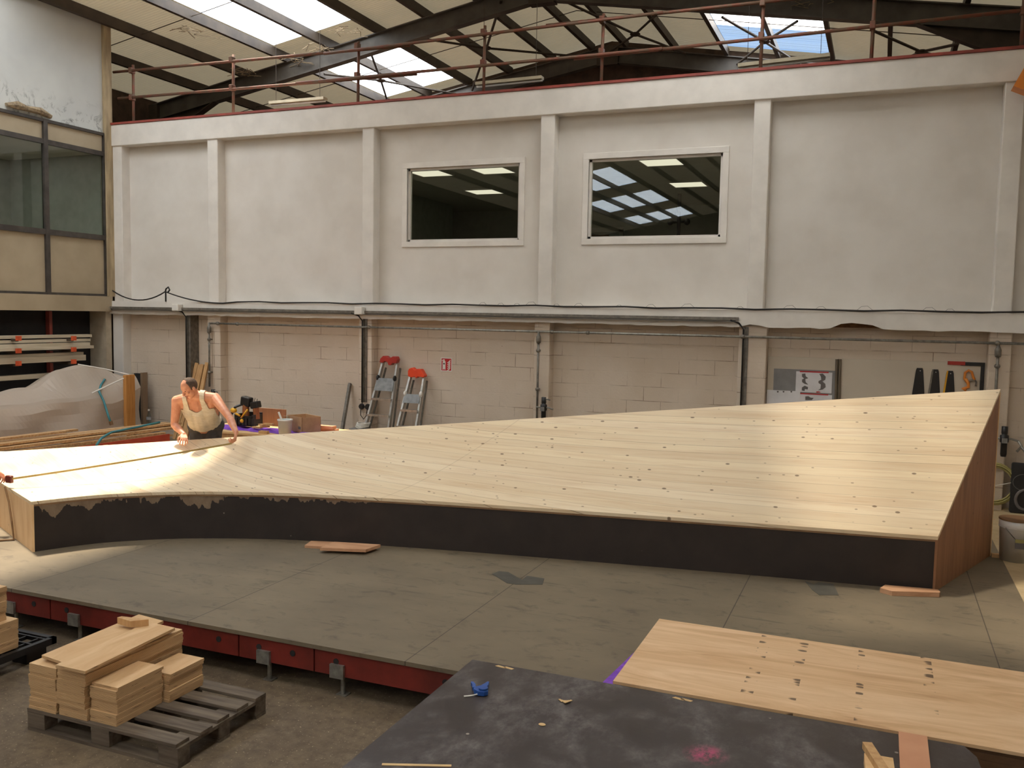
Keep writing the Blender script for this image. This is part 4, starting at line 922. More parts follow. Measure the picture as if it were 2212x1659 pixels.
# ================================================================== PALLET WITH CUT PLYWOOD
px0, px1, py0, py1 = -4.83, -3.63, 3.89, 4.69
e = empty('wooden_pallet', (-4.23, 4.3, 0), 'weathered wooden pallet carrying stacks of cut plywood', 'pallet')
for k in range(5):
    y = py0+k*(py1-py0-.11)/4; MB().box((px0, y, .122), (px1+random.uniform(-.02,.02), y+.11, .144)).rot(random.uniform(-.006,.006), ((px0+px1)/2, y, 0)).build('deck_slat', M['pallet'], e, bevel=.003)
for x in (px0, (px0+px1)/2-.07, px1-.145):
    MB().box((x, py0, .100), (x+.145, py1, .1215)).build('cross_board', M['pallet'], e)
    for y in (py0, (py0+py1)/2-.05, py1-.1): MB().box((x, y, .022), (x+.145, y+.1, .0995)).build('block', M['pallet'], e, bevel=.004)
for y in (py0, (py0+py1)/2-.05, py1-.1): MB().box((px0, y, 0), (px1, y+.1, .0215)).build('bottom_board', M['pallet'], e)
def stack(x0, x1, y0, y1, z0, n, th_, lab, grp, jit=.006, top=None):
    mb = MB().box((-(x1-x0)/2, -(y1-y0)/2, 0), ((x1-x0)/2, (y1-y0)/2, th_-.0006)); me = mb.mesh('plywood_board'); me.materials.append(M['ply_stack'])
    base = bpy.data.objects.new('plywood_board', me); sx = sy = 0
    for k in range(n):
        o = base if k == 0 else base.copy(); C.objects.link(o)
        if k % 4 == 0: sx, sy = random.uniform(-jit, jit), random.uniform(-jit*2, jit)
        o.location = ((x0+x1)/2+sx+random.uniform(-.0015,.0015), (y0+y1)/2+sy+random.uniform(-.003,.003), z0+k*th_)
        o.rotation_euler = (0, 0, random.uniform(-.002,.002))
        tag(o, (top if top and k == n-1 else lab), 'plywood board', grp)
T_ = .018
ZP = .1445
stack(-4.815, -4.585, 3.90, 4.74, ZP, 16, T_, 'long cut plywood board in the left column of the wooden pallet load', 'boards in the left column of the pallet load')
stack(-4.575, -4.345, 3.90, 4.72, ZP, 17, T_, 'long cut plywood board in the middle column of the pallet load', 'boards in the middle column of the pallet load', top='long board topping the middle column, just under the two overhanging top boards')
stack(-4.335, -4.125, 3.93, 4.30, ZP, 13, T_, 'short cut plywood board within the front right stack on the wooden pallet', 'boards in the front right stack of the pallet load', top='reddish-topped short plywood board on the front right stack of the pallet load')
stack(-4.30, -4.085, 4.315, 4.62, ZP, 10, T_, 'short cut plywood board within the lower back right stack on the wooden pallet', 'boards in the back right stack of the pallet load', top='short plywood board topping the lower back right stack of the pallet load')
def board(pts, z, h, lab, name='plywood_board', mt='ply_stack'):
    P = [PZ(u, v, z+h) for u, v in pts]; return MB().prism([(q.x, q.y, z) for q in P], (0,0,h)).build(name, M[mt], label=lab, cat='plywood board')
board([(90,1415),(140,1432),(353,1341),(300,1327)], ZP+17*T_+.001, T_, 'long top board with its end overhanging the left column of the pallet load')
board([(120,1436),(184,1450),(378,1356),(321,1343)], ZP+18*T_+.002, T_, 'uppermost long board lying along the middle of the pallet load')
a = PZ(285, 1350, ZP+19*T_)
MB().prism([(a.x-.10, a.y-.03, ZP+19*T_+.003), (a.x+.04, a.y-.05, ZP+19*T_+.003), (a.x+.12, a.y+.03, ZP+19*T_+.003), (a.x-.09, a.y+.0, ZP+19*T_+.003)], (0,0,.045)).build('wood_wedge', M['timber'], label='small wooden wedge on top of the pallet load', cat='wedge')
# left stacks on a black plastic pallet
e = empty('plastic_pallet', (-6.2, 4.3, 0), 'black plastic pallet with lattice top under the stack at the left edge', 'pallet')
MB().box((-6.9, 3.75, .10), (-5.68, 3.79, .15)).box((-6.9, 4.80, .10), (-5.68, 4.84, .15)).box((-5.72, 3.75, .10), (-5.68, 4.84, .15)).box((-6.9, 3.75, .10), (-6.86, 4.84, .15)).build('rim', M['black'], e)
mb = MB()
for k in range(9): mb.box((-6.86, 3.85+k*.115, .12), (-5.72, 3.865+k*.115, .145))
for k in range(9): mb.box((-6.8+k*.125, 3.79, .115), (-6.785+k*.125, 4.80, .14))
mb.build('lattice', M['black'], e)
for x in (-6.88, -6.35, -5.88):
    for y in (3.78, 4.22, 4.62): MB().prism([(x, y, 0), (x+.15, y, 0), (x+.15, y+.17, 0), (x, y+.17, 0)], (0,0,.0995)).build('foot', M['black'], e)
stack(-6.25, -5.74, 3.85, 4.56, .151, 12, T_, 'cut plywood board in the wide lower part of the left edge stack', 'boards in the lower part of the left edge stack', jit=.008)
stack(-6.28, -5.79, 3.85, 4.52, .151+12*T_, 14, T_, 'cut plywood board within the narrower upper part of the left edge stack', 'boards in the upper part of the left edge stack', jit=.008, top='orange-topped plywood board on the very top of the stack at the left edge')
# ================================================================== WRAPPED LOAD at the left wall
e = empty('wrapped_load', (-12.2, 9.8, FLZ), 'long load wrapped in translucent polythene standing before the timber rack', 'wrapped load')
def topz(y):      # ridge height along the length
    pts = [(6.5,1.28),(9.3,1.30),(10.1,1.36),(10.7,1.60),(11.15,1.68),(11.5,1.60),(11.9,1.48)]
    for i in range(len(pts)-1):
        if pts[i][0] <= y <= pts[i+1][0]: t = (y-pts[i][0])/(pts[i+1][0]-pts[i][0]); t = t*t*(3-2*t); return pts[i][1]+(pts[i+1][1]-pts[i][1])*t
    return pts[-1][1]
def edz(y):
    pts = [(6.5,1.14),(9.4,1.14),(10.6,1.17),(11.3,1.18),(11.6,1.26),(11.95,1.45)]
    for i in range(len(pts)-1):
        if pts[i][0] <= y <= pts[i+1][0]: t = (y-pts[i][0])/(pts[i+1][0]-pts[i][0]); return pts[i][1]+(pts[i+1][1]-pts[i][1])*t
    return pts[-1][1]
rw = []; ny = 70
for i in range(ny+1):
    y = 6.5+5.42*i/ny; zt_, ze = topz(y), edz(y); row = []
    prof = [(-12.62, FLZ), (-12.6, .9), (-12.55, zt_-.04), (-12.42, zt_), (-12.3, zt_-.02), (-12.1, ze+(zt_-ze)*.35), (-11.97, ze+.02), (-11.93, ze-.04)]
    for k in range(8):
        t = (k+1)/8; z = ze-.04+(FLZ-ze+.04)*t
        w_ = .075*math.sin((y*1.7+z*5.0))*t+.03*math.sin(y*4.2-z*8)+.02*math.sin(y*9+z*5)*t; prof.append((-11.90+.10*t+w_*.8, z))
    for x, z in prof: row.append(V((x+.008*math.sin(y*11+z*7), y, z+(.012*math.sin(y*7+x*9) if z > FLZ+.05 else 0))))
    rw.append(row)
mb = MB(); n = len(rw[0]); mb.add([p for r_ in rw for p in r_], [(i*n+j, i*n+j+1, (i+1)*n+j+1, (i+1)*n+j) for i in range(ny) for j in range(n-1)]+[tuple(ny*n+j for j in range(n)), tuple(range(n-1,-1,-1))])
mb.build('polythene_cover', M['poly'], e, smooth=False)
MB().box((-12.5, 6.6, FLZ+.02), (-12.02, 11.8, 1.05)).build('load_inside', mat('tan_boards_inside', srgb(206,170,136), None), e)
MB().box((-11.87, 11.55, FLZ), (-11.80, 11.74, 1.50)).build('corner_post', M['timber_o'], e)
mb = MB(); mb.tube([(-11.86, 11.62, 1.46), (-11.86, 11.4, 1.40), (-11.88, 10.9, 1.24)], .012, 6); mb.tube([(-12.4, 11.1, 1.685), (-12.1, 11.4, 1.60), (-11.83, 11.64, 1.505)], .01, 6); mb.build('string', M['polyedge'], e)
mb = MB().tube([PX(222, 822, -12.28), PX(226, 820, -12.15), PX(218, 832, -12.05), PX(214, 846, -11.93), PX(224, 866, -11.85), PX(233, 895, -11.72), PX(240, 915, -11.66)], .018, 8)
e2 = mb.build('rope', M['teal'], label='teal rope hanging down the front of the polythene-wrapped load', cat='rope', smooth=True)
MB().tube([PX(239, 910, -11.66), PX(241, 918, -11.65)], .028, 8).build('rope_end', M['cord'], e2)
# bottle
c = PZ(322, 926, .93); c = PY(322, 924, 12.0); e = empty('water_bottle', c, 'clear plastic water bottle standing between the wrapped load and the man', 'bottle')
MB().lathe([(0,0),(.04,0),(.042,.02),(.038,.1),(.042,.12),(.042,.2),(.016,.28),(.016,.3),(0,.3)], c, 16).build('bottle_body', M['clear'], e, smooth=True)
MB().lathe([(0,0),(.018,0),(.018,.022),(0,.022)], c+V((0,0,.3)), 12).build('cap', M['white'], e); MB().lathe([(.043,0),(.043,.05)], c+V((0,0,.14)), 16).build('bottle_label', M['greycard'], e)
MB().box((c.x-.10, c.y-.1, FLZ), (c.x+.12, c.y+.12, c.z-.001)).build('storage_crate', M['greycard'], label='grey crate on which the clear water bottle stands', cat='crate')
# long timbers on trestles, red board
labs = ['topmost long pale plank of the timber pile behind the ramp', 'long plank lying at the rear of the timber pile behind the ramp', 'long plank at the front edge of the timber pile behind the ramp', 'second long plank from the front of the timber pile behind the ramp', 'lowest long plank of the timber pile behind the ramp', 'shorter plank raised at the left of the timber pile behind the ramp', 'thin shorter plank at the far left of the timber pile']
def lum(i, x0, y0, x1, y1, z, w_, h_): MB().obox((x0, y0, z), (x1, y1, z), w_, h_).build('long_plank', M['timber_x'], label=labs[i], cat='plank', group='planks of the pile behind the ramp')
lum(0, -11.02, 8.15, -10.62, 11.5, .765, .12, .03); lum(1, -11.17, 8.15, -10.78, 11.4, .765, .12, .03); lum(2, -10.93, 8.15, -10.50, 11.4, .72, .10, .035); lum(3, -11.08, 8.15, -10.66, 11.5, .725, .12, .03); lum(4, -10.9, 8.15, -10.47, 11.0, .66, .09, .05)
lum(5, -11.30, 8.15, -11.12, 9.9, .80, .10, .03); lum(6, -11.16, 8.15, -10.99, 9.6, .815, .05, .03)
e = empty('trestle_frame', (-10.8, 9, FLZ), 'wooden trestle frame with a red-orange side board carrying the long planks', 'trestle')
for y in (8.5, 9.8, 11.1):
    MB().box((-11.3, y-.04, .60), (-10.42, y+.04, .633)).build('bearer', M['timber'], e)
    for x in (-11.2, -10.6): MB().box((x-.03, y-.03, FLZ), (x+.03, y+.03, .599)).build('leg', M['timber'], e)
MB().obox((-10.52, 9.0, .56), (-10.36, 11.0, .56), .02, .20).build('red_board', M['redsheet'], e)
MB().tube([PX(345, 912, -10.7), PX(318, 918, -10.72), PX(285, 925, -10.6), PX(240, 934, -10.55), PX(220, 946, -10.4), PX(208, 962, -10.35)], .018, 8).build('air_hose', M['teal'], label='teal hose lying over the long planks and dropping behind the ramp', cat='hose', smooth=True)
# ================================================================== WORK TABLE BEHIND THE MAN
TZ = .90
e = empty('plywood_table', (-7.9, 10.6, FLZ), 'plywood-topped work table behind the man', 'table')
MB().box((-9.25, 10.25, TZ-.03), (-6.75, 11.3, TZ)).build('tabletop', M['ply_light'], e)
for x in (-9.1, -6.9):
    for y in (10.35, 11.2): MB().box((x-.04, y-.04, FLZ), (x+.04, y+.04, TZ-.0305)).build('leg', M['timber'], e)
MB().box((-9.2, 10.28, TZ-.14), (-6.8, 10.31, TZ-.031)).build('apron', M['timber'], e)
def onT(u, v, y=10.6): q = PY(u, v, y); return q
# purple cloth
mb = MB(); n = 30; vs = []
p0 = PZ(482, 921, TZ).x; p1 = PZ(690, 921, TZ).x
for i in range(n+1):
    x = -8.98+1.85*i/n
    for j, y in enumerate((10.42, 10.5, 10.62, 10.85)): vs.append((x, y+.03*math.sin(i*.9), TZ+.004+(.022+.02*math.sin(i*1.3+j) if j in (1,2) else 0)))
mb.add(vs, [(4*i+j, 4*i+4+j, 4*i+5+j, 4*i+1+j) for i in range(n) for j in range(3)]); o = mb.build('purple_cloth', M['purple'], label='purple cloth spread on the table behind the man', cat='cloth')
so = o.modifiers.new('thick', 'SOLIDIFY'); so.thickness = .006
# tool tote
a, b = onT(510, 921, 10.62), onT(549, 921, 10.62)
e = empty('tool_tote', ((a.x+b.x)/2, 10.7, TZ+.04), 'black tool tote crammed with yellow-handled tools on the purple cloth', 'tool bag')
TT = TZ+.045; cx = (a.x+b.x)/2; hw = (b.x-a.x)/2
mb = MB().box((cx-hw, 10.58, TT), (cx+hw, 10.60, TT+.15)).box((cx-hw, 10.80, TT), (cx+hw, 10.82, TT+.19)).box((cx-hw, 10.58, TT), (cx-hw+.02, 10.82, TT+.17)).box((cx+hw-.02, 10.58, TT), (cx+hw, 10.82, TT+.17)).box((cx-hw, 10.58, TT), (cx+hw, 10.82, TT+.02))
mb.build('bag_body', M['black'], e, bevel=.006)
mb = MB()
for k in range(6): mb.box((cx-hw+.03+k*.06, 10.55, TT+.02), (cx-hw+.075+k*.06, 10.58, TT+.12))
mb.build('pocket', M['black'], e, bevel=.004)
MB().tube([(cx-.02, 10.66, TT+.1), (cx-.03, 10.68, TT+.32)], .05, 10).build('leather_pouch', M['brown'], e)
MB().box((cx-.10, 10.63, TT+.28), (cx+.06, 10.74, TT+.42)).rot(.15, (cx, 10.7, TT+.35), (0,1,0)).build('drill_battery', M['black'], e, bevel=.02)
MB().tube([(cx+.15, 10.7, TT+.1), (cx+.13, 10.7, TT+.27)], .045, 10).build('leather_pouch', M['brown'], e)
MB().box((cx+.06, 10.65, TT+.26), (cx+.2, 10.75, TT+.36)).rot(-.2, (cx+.13, 10.7, TT+.3), (0,1,0)).build('black_case', M['black'], e, bevel=.015)
mb = MB(); mb.tube([(cx+.08, 10.7, TT+.3), (cx+.12, 10.7, TT+.41)], .006, 5); mb.tube([(cx+.14, 10.7, TT+.3), (cx+.16, 10.7, TT+.40)], .006, 5); mb.tube([(cx+.04, 10.7, TT+.3), (cx+.06, 10.7, TT+.38)], .008, 5); mb.build('bit_shaft', M['galv_d'], e)
mb = MB(); mb.sph((cx-.19, 10.6, TT+.22), .05, (1.1,.8,.8), n=8); mb.tube([(cx-.02, 10.56, TT+.12), (cx+.10, 10.55, TT+.25)], .014, 6); mb.tube([(cx-.12, 10.56, TT+.18), (cx-.04, 10.56, TT+.15)], .016, 6); mb.sph((cx+.0, 10.55, TT+.08), .03, n=6); mb.build('yellow_handle', M['yellow'], e, smooth=True)
MB().tube([(cx-.24, 10.6, TT+.14), (cx-.16, 10.6, TT+.27), (cx-.08, 10.66, TT+.31)], .02, 6).build('strap', M['black'], e)
# back panel board standing at the rear of the table
a, b = onT(548, 920, 11.1), onT(605, 922, 11.1)
MB().box((a.x, 11.1, TZ), (b.x+.1, 11.12, TZ+.26)).build('upright_board', M['ply_red'], label='reddish plywood board standing upright behind the tool tote', cat='board')
for k, (u, v, an, lab) in enumerate(((556,920,.1,'largest pale offcut beside the tool tote'), (572,918,.7,'slanting pale offcut lying across the others on the purple cloth'), (566,924,-.5,'small pale offcut leaning under the slanting one'), (580,915,.2,'flat pale offcut furthest back on the purple cloth'), (570,930,0,'pinkish block at the front edge of the table'))):
    q = PY(u, v, 10.5 if k < 4 else 10.32); 
    z = TZ+.045 if k < 4 else TZ
    MB().box((q.x-.07, q.y-.03, z+.02*k*(k < 4)), (q.x+.07, q.y+.03, z+.02*k*(k < 4)+.022+(.02 if k == 4 else 0))).rot(an, q).build('wood_offcut', M['timber'], label=lab, cat='offcut', group='offcuts on the table')
# white bucket with brush
q = PY(610, 929, 10.36); bx_, by_ = q.x, 10.42
e = empty('plastic_bucket', (bx_, by_, TZ), 'white plastic bucket with a brush in it in front of the cardboard box', 'bucket')
MB().lathe([(0,0),(.085,0),(.10,.19),(.108,.195),(.108,.215),(.098,.215),(.08,.02),(0,.02)], (bx_, by_, TZ), 24).build('bucket_body', M['white'], e, smooth=True)
MB().tube([(bx_+.02, by_, TZ+.05), (bx_-.11, by_, TZ+.31)], .014, 8).build('brush_handle', M['white'], e)
MB().box((bx_-.03, by_-.02, TZ+.15), (bx_+.06, by_+.03, TZ+.26)).build('crumpled_cup', M['clear'], e)
# cardboard box
a, b = PY(612, 932, 10.62), PY(674, 932, 10.62)
x0, x1 = a.x+.06, b.x; y0, y1 = 10.58, 10.88; h_ = .22; zb_ = TZ+.02
e = empty('cardboard_box', ((x0+x1)/2, 10.73, zb_), 'open brown cardboard box on the table beside the white bucket', 'box')
mb = MB().box((x0, y0, zb_), (x1, y0+.008, zb_+h_)).box((x0, y1-.008, zb_), (x1, y1, zb_+h_)).box((x0, y0, zb_), (x0+.008, y1, zb_+h_)).box((x1-.008, y0, zb_), (x1, y1, zb_+h_)).box((x0, y0, zb_), (x1, y1, zb_+.008))
mb.rot(-.45, ((x0+x1)/2, 10.73, 0)).build('box_body', M['card'], e)
mb = MB().box((x0+.02, y0-.003, zb_+.03), (x0+.10, y0-.001, zb_+.11)); mb.box((x1-.10, y0-.003, zb_+.05), (x1-.03, y0-.001, zb_+.09)); mb.rot(-.45, ((x0+x1)/2, 10.73, 0)).build('printed_mark', M['greyink'], e)
P = [PZ(u, v, TZ+.004) for u, v in ((608,933),(640,926),(668,925),(640,934))]
MB().prism([(q.x, max(q.y, 10.27), TZ+.001) for q in P], (0,0,.002)).build('paper_sheet', M['paper'], label='white paper sheet lying in front of the cardboard box', cat='paper')
for k, (dz, lab) in enumerate(((0, 'lower reddish board projecting right beyond the cardboard box'), (.045, 'upper reddish board projecting right beyond the cardboard box'))):
    a = PY(728-3*k, 925, 11.0); MB().box((-7.6, 10.95-.03*k, TZ+dz), (a.x, 11.05-.03*k, TZ+dz+.04)).build('projecting_board', M['pinkply'], label=lab, cat='board')
# blue-white coil by the wall
c = PY(782, 922, 12.15); mb = MB()
for k in range(4): mb.tube([c+V((.10*math.cos(t*.42)+.01*k, .10*math.sin(t*.42), .02*k+.01*math.sin(t))) for t in range(16)], .009, 6)
mb.build('cable_coil', M['white'], label='coil of pale blue and white cord at the foot of the wall by the ladders', cat='cable coil')
MB().box((c.x-.16, c.y-.13, FLZ), (c.x+.05, c.y+.13, c.z-.02)).build('storage_crate', M['greycard'], label='grey crate beneath the coil of pale cord', cat='crate')
# ================================================================== TOOL BOARD on the right wall
YT = YW-.03
xa = PY(1655, 800, YT).x+.02; xm = PY(1812, 800, YT).x; xb = PY(2128, 800, YT).x+.02; zt = PY(1700, 772, YT).z
zt = 2.14
MB().box((xa, YT, .9), (xm-.01, YW-.001, zt)).build('backing_board', M['board_w'], label='left white backing board of the tool wall', cat='board')
MB().box((xm+.01, YT, .9), (xb, YW-.001, zt)).build('backing_board', M['board_w'], label='right wider white backing board holding the saws', cat='board')
def onW(u, v, d=.0): return PY(u, v, YT-d)
for u, lab in ((1807.5, 'left of two upright grey rods between the boards'), (1815, 'right of two upright grey rods between the boards')):
    a, b = onW(u, 776, .02), onW(u-4, 872, .02); MB().tube([a, (b.x+.01, YT-.02, 1.4)], .017, 8).build('upright_rod', mat('grey_bronze_rod', srgb(120,108,92), None, .4, .3) if u < 1810 else bpy.data.materials['grey_bronze_rod'], label=lab, cat='rod')
def flat(u0, v0, u1, v1, d, name, mt, lab, cat, parent=None):
    a, b = onW(u0, v0, d), onW(u1, v1, d); return MB().box((a.x, YT-d, b.z), (b.x, YT-d+.004, a.z)).build(name, M[mt], parent, label=lab, cat=cat)
flat(1672,796,1802,880,.006,'grey_card','greycard','grey card panel pinned on the left backing board','card')
po = flat(1720,802,1796,850,.012,'poster','paper','white poster with red bar and grey curved shapes on the grey card','poster')
flat(1728,801,1790,806,.015,'red_bar','red',None,None,po)
def shape(pts, parent, d=.014, mt='greyink', nm='printed_shape'):
    P = [onW(u, v, d) for u, v in pts]; MB().prism([(q.x, YT-d, q.z) for q in P], (0,.002,0)).build(nm, M[mt], parent)
# curved bracket shapes (traced in poster space)
k_ = lambda pts: [(1640+x/3.867, 740+y/3.865) for x, y in pts]
shape(k_([(357,262),(385,258),(388,280),(410,298),(385,305),(388,330),(410,352),(380,345),(358,330),(358,308),(375,300),(358,285)]), po)
shape(k_([(357,375),(380,360),(408,372),(405,392),(382,388),(378,405),(355,400)]), po)
shape(k_([(502,262),(530,258),(556,285),(552,310),(528,325),(552,345),(555,372),(530,392),(490,398),(512,385),(515,350),(495,338),(495,322),(518,310),(515,285)]), po)
shape(k_([(477,408),(500,408),(516,416),(477,418)]), po, mt='red', nm='red_mark')
po2 = flat(1722,850,1796,885,.010,'poster','paper','lower white poster with red bar, partly hidden by the ramp','poster')
flat(1728,849,1789,854,.014,'red_bar','red',None,None,po2); shape(k_([(385,450),(410,448),(430,460),(455,462),(440,480),(385,480)]), po2, .013)
po3 = flat(1657,842,1727,885,.016,'poster','paper','plain white sheet with three small grey marks at the bottom left of the tool wall','paper')
for x in (155, 203, 268): shape(k_([(x-8,404),(x+8,404),(x+6,416),(x-4,418)]), po3, .019)
for k, (u0, ut, lab, st) in enumerate(((1985, 1985, 'leftmost of three hand saws, all black', None), (2019, 2019, 'middle of three hand saws, black with a grey edge', 'galv_d'), (2051, 2051, 'rightmost of three hand saws, black with a yellow edge', 'yellow'))):
    z1 = onW(ut, 795+3*k, .02).z; x_ = onW(ut, 820, .02).x; q = onW(ut, 850, .02)
    e = empty('hand_saw', (x_, YT-.02, 1.2), lab, 'saw', 'saws hanging on the tool wall')
    MB().prism([(x_-.03, YT-.012, z1), (x_+.035, YT-.012, z1), (x_+.045, YT-.012, z1-.03), (x_+.10, YT-.012, z1-.62), (x_-.10, YT-.012, z1-.62), (x_-.04, YT-.012, z1-.03)], (0,.008,0)).build('blade_sheath', M['black'], e)
    if st: MB().prism([(x_-.034, YT-.015, z1), (x_-.018, YT-.015, z1), (x_-.075, YT-.015, z1-.6), (x_-.105, YT-.015, z1-.6)], (0,.002,0)).build('edge_strip', M[st], e)
    MB().tube([(x_+.01, YT-.018, z1-.035), (x_+.01, YT-.012, z1-.035)], .006, 8).build('hanging_hole', M['white'], e)
    MB().box((x_-.08, YT-.02, z1-.74), (x_+.09, YT-.001, z1-.625)).build('handle', M['black'], e, bevel=.01)
# framing square
a = onW(2047, 785, .02); b = onW(2128, 787, .02); e = empty('framing_square', (b.x, YT-.02, 1.3), 'black and red framing square hanging at the right of the tool wall', 'framing square')
MB().box((a.x+.15, YT-.014, b.z-.025), (b.x, YT-.006, b.z+.02)).build('blade', M['black'], e); MB().box((a.x, YT-.015, b.z-.02), (a.x+.2, YT-.005, b.z+.025)).build('red_stock', M['redplastic'], e); MB().box((b.x-.045, YT-.014, b.z-.75), (b.x, YT-.006, b.z-.02)).build('tongue', M['black'], e)
# orange clamp
e = empty('bar_clamp', onW(2095, 850, .02), 'orange metal clamp hanging between the saws and the square', 'clamp')
g_ = lambda pts: [onW(1640+x/3.867, 740+y/3.865, .03) for x, y in pts]
MB().tube(g_([(1735,330),(1715,300),(1722,250),(1750,232),(1775,245),(1788,290),(1800,310)]), .016, 8).build('clamp_frame', M['orangetool'], e, smooth=True)
MB().tube(g_([(1722,300),(1745,335),(1748,370),(1700,388),(1730,400)]), .02, 8).build('clamp_jaw', M['orangetool'], e, smooth=True)
MB().tube(g_([(1745,325),(1800,310),(1815,330),(1808,365)]), .012, 8).build('clamp_screw', M['galv_d'], e, smooth=True)
# ================================================================== RIGHT EDGE: pail, coil, black board
cx, cy, pz = 1.335, 9.86, FLZ
q0 = PY(2154, 1200, cy); cx = q0.x+.155; 
e = empty('metal_pail', (cx, cy, pz), 'white metal pail with rusty rim and wire handle at the right edge of the photo', 'pail')
MB().lathe([(0,.004),(.135,.004),(.138,.0),(.152,.33),(.158,.335),(.158,.345),(.156,.40),(.150,.40),(.135,.02),(0,.02)], (cx, cy, pz), 32).build('pail_body', M['pail'], e, smooth=True)
MB().lathe([(.148,.396),(.161,.396),(.161,.41),(.148,.41)], (cx, cy, pz), 32).build('rusty_rim', M['cord'], e)
MB().lathe([(.1525,.325),(.160,.325),(.160,.333),(.1525,.333)], (cx, cy, pz), 32).build('pail_bead', M['pail'], e)
MB().tube([(cx-.11, cy-.115, pz+.33)]+[(cx-.11+.24*t/8, cy-.14-.01*math.sin(t), pz+.33-.16*math.sin(t/8*1.9)) for t in range(1, 9)], .004, 5).build('wire_handle', M['galv_d'], e)
mb = MB(); vs = []
for i in range(9):
    t = -1.75+.07*i*1.2; vs += [(cx+.151*math.cos(t), cy+.151*math.sin(t), pz+.14), (cx+.154*math.cos(t), cy+.154*math.sin(t), pz+.20)]
mb.add(vs, [(2*i, 2*i+2, 2*i+3, 2*i+1) for i in range(8)]); mb.build('pail_label', M['greyink'], e)
mb = MB(); vs = []
for i in range(9):
    t = -1.75+.07*i*1.2; vs += [(cx+.155*math.cos(t), cy+.155*math.sin(t), pz+.20), (cx+.156*math.cos(t), cy+.156*math.sin(t), pz+.235)]
mb.add(vs, [(2*i, 2*i+2, 2*i+3, 2*i+1) for i in range(8)]); mb.build('yellow_band', M['brass'], e)
c = PY(2146, 1045, YC-.08)
mb = MB()
for k in range(5):
    r_ = .26-.012*k+.004*(k % 2); mb.tube([c+V((r_*math.cos(t*.2618), -.012*(k % 3), r_*1.0*math.sin(t*.2618))) for t in range(25)], .009, 6)
e = mb.build('coiled_hose', M['brass'], label='coil of yellowish hose hanging low on the right column', cat='hose coil', smooth=True)
MB().tube([c+V((-.2,-.03,.1)), c+V((.0,-.04,-.02)), c+V((.24,-.03,.05))], .005, 5).build('hose_tie', M['white'], e)
MB().tube([c+V((.0,0,.26)), V((c.x, YC, c.z+.26))], .015, 6).build('hanging_peg', M['galv_d'], e)
x_ = PY(2183, 1060, 12.3).x
e = empty('black_leaning_board', (x_+.3, 12.3, FLZ), 'tall black board with grey ring marks leaning at the right edge', 'board')
MB().box((x_, 12.3, FLZ), (2.1, 12.38, PY(2190, 1000, 12.3).z)).build('board_panel', M['blackboard'], e, bevel=.02)
mb = MB(); cz_ = PY(2212, 1080, 12.3).z; cxx = PY(2214, 1080, 12.3).x
mb.tube([(cxx+.10*math.cos(t*.2618), 12.298, cz_+.12*math.sin(t*.2618)) for t in range(25)], .018, 6); mb.build('ring_mark', M['greyink'], e)
mb = MB(); cz_ = PY(2206, 1042, 12.3).z; mb.tube([(cxx-.02+.12*math.cos(t*.2618), 12.298, cz_+.10*math.sin(t*.2618)) for t in range(25)], .004, 5); mb.build('thin_ring_mark', M['greyink'], e)
q = PY(2147, 1134, 11.8); MB().sph(q, .02, n=8).tube([q, (q.x, q.y, FLZ)], .006, 6).build('orange_marker', M['orange'], label='small orange-topped stick behind the ramp end', cat='marker')
q = PY(2208, 165, 12.1); MB().box((q.x-.03, 12.05, q.z-.14), (q.x+.2, 12.3, q.z+.14)).rot(.45, q, (0,1,0)).build('orange_hoist_block', M['orangetool'], label='orange hoist block cut off by the right edge high on the wall', cat='hoist')
# ================================================================== PEOPLE
def cone(mb, a, b, r0, r1, n=10):
    a, b = V(a), V(b); mb.tube([a, b], [r0, r1], n); mb.sph(a, r0, n=max(5, n//2+2)); mb.sph(b, r1, n=max(5, n//2+2))
def chain(mb, pts, rs, n=10):
    for i in range(len(pts)-1): cone(mb, pts[i], pts[i+1], rs[i], rs[i+1], n)
def fuse(mb, name, mt, parent, vox=.006, sm=4, cut=None, label=None, thick=0):
    me = mb.mesh(name+'_raw'); o = bpy.data.objects.new('tmp', me); C.objects.link(o)
    r_ = o.modifiers.new('r', 'REMESH'); r_.mode = 'VOXEL'; r_.voxel_size = vox
    s_ = o.modifiers.new('s', 'SMOOTH'); s_.iterations = sm; s_.factor = .5
    dg = bpy.context.evaluated_depsgraph_get(); dg.update(); ev = o.evaluated_get(dg)
    nm = bpy.data.meshes.new_from_object(ev); bpy.data.objects.remove(o); bpy.data.meshes.remove(me)
    if cut:
        bm = bmesh.new(); bm.from_mesh(nm); bmesh.ops.delete(bm, geom=[f for f in bm.faces if cut(f.calc_center_median())], context='FACES'); bm.to_mesh(nm); bm.free()
    org = wloc(parent)
    for v_ in nm.vertices: v_.co -= org
    nm.polygons.foreach_set('use_smooth', [True]*len(nm.polygons)); nm.materials.clear(); nm.materials.append(mt); nm.name = name
    o = bpy.data.objects.new(name, nm); C.objects.link(o); o.parent = parent
    if thick: m_ = o.modifiers.new('thickness', 'SOLIDIFY'); m_.thickness = thick; m_.offset = 1
    if label: o['label'] = label
    return o
def frame(f, up=(0,0,1)):
    f = V(f).normalized(); s = f.cross(V(up)).normalized(); return f, s, s.cross(f)
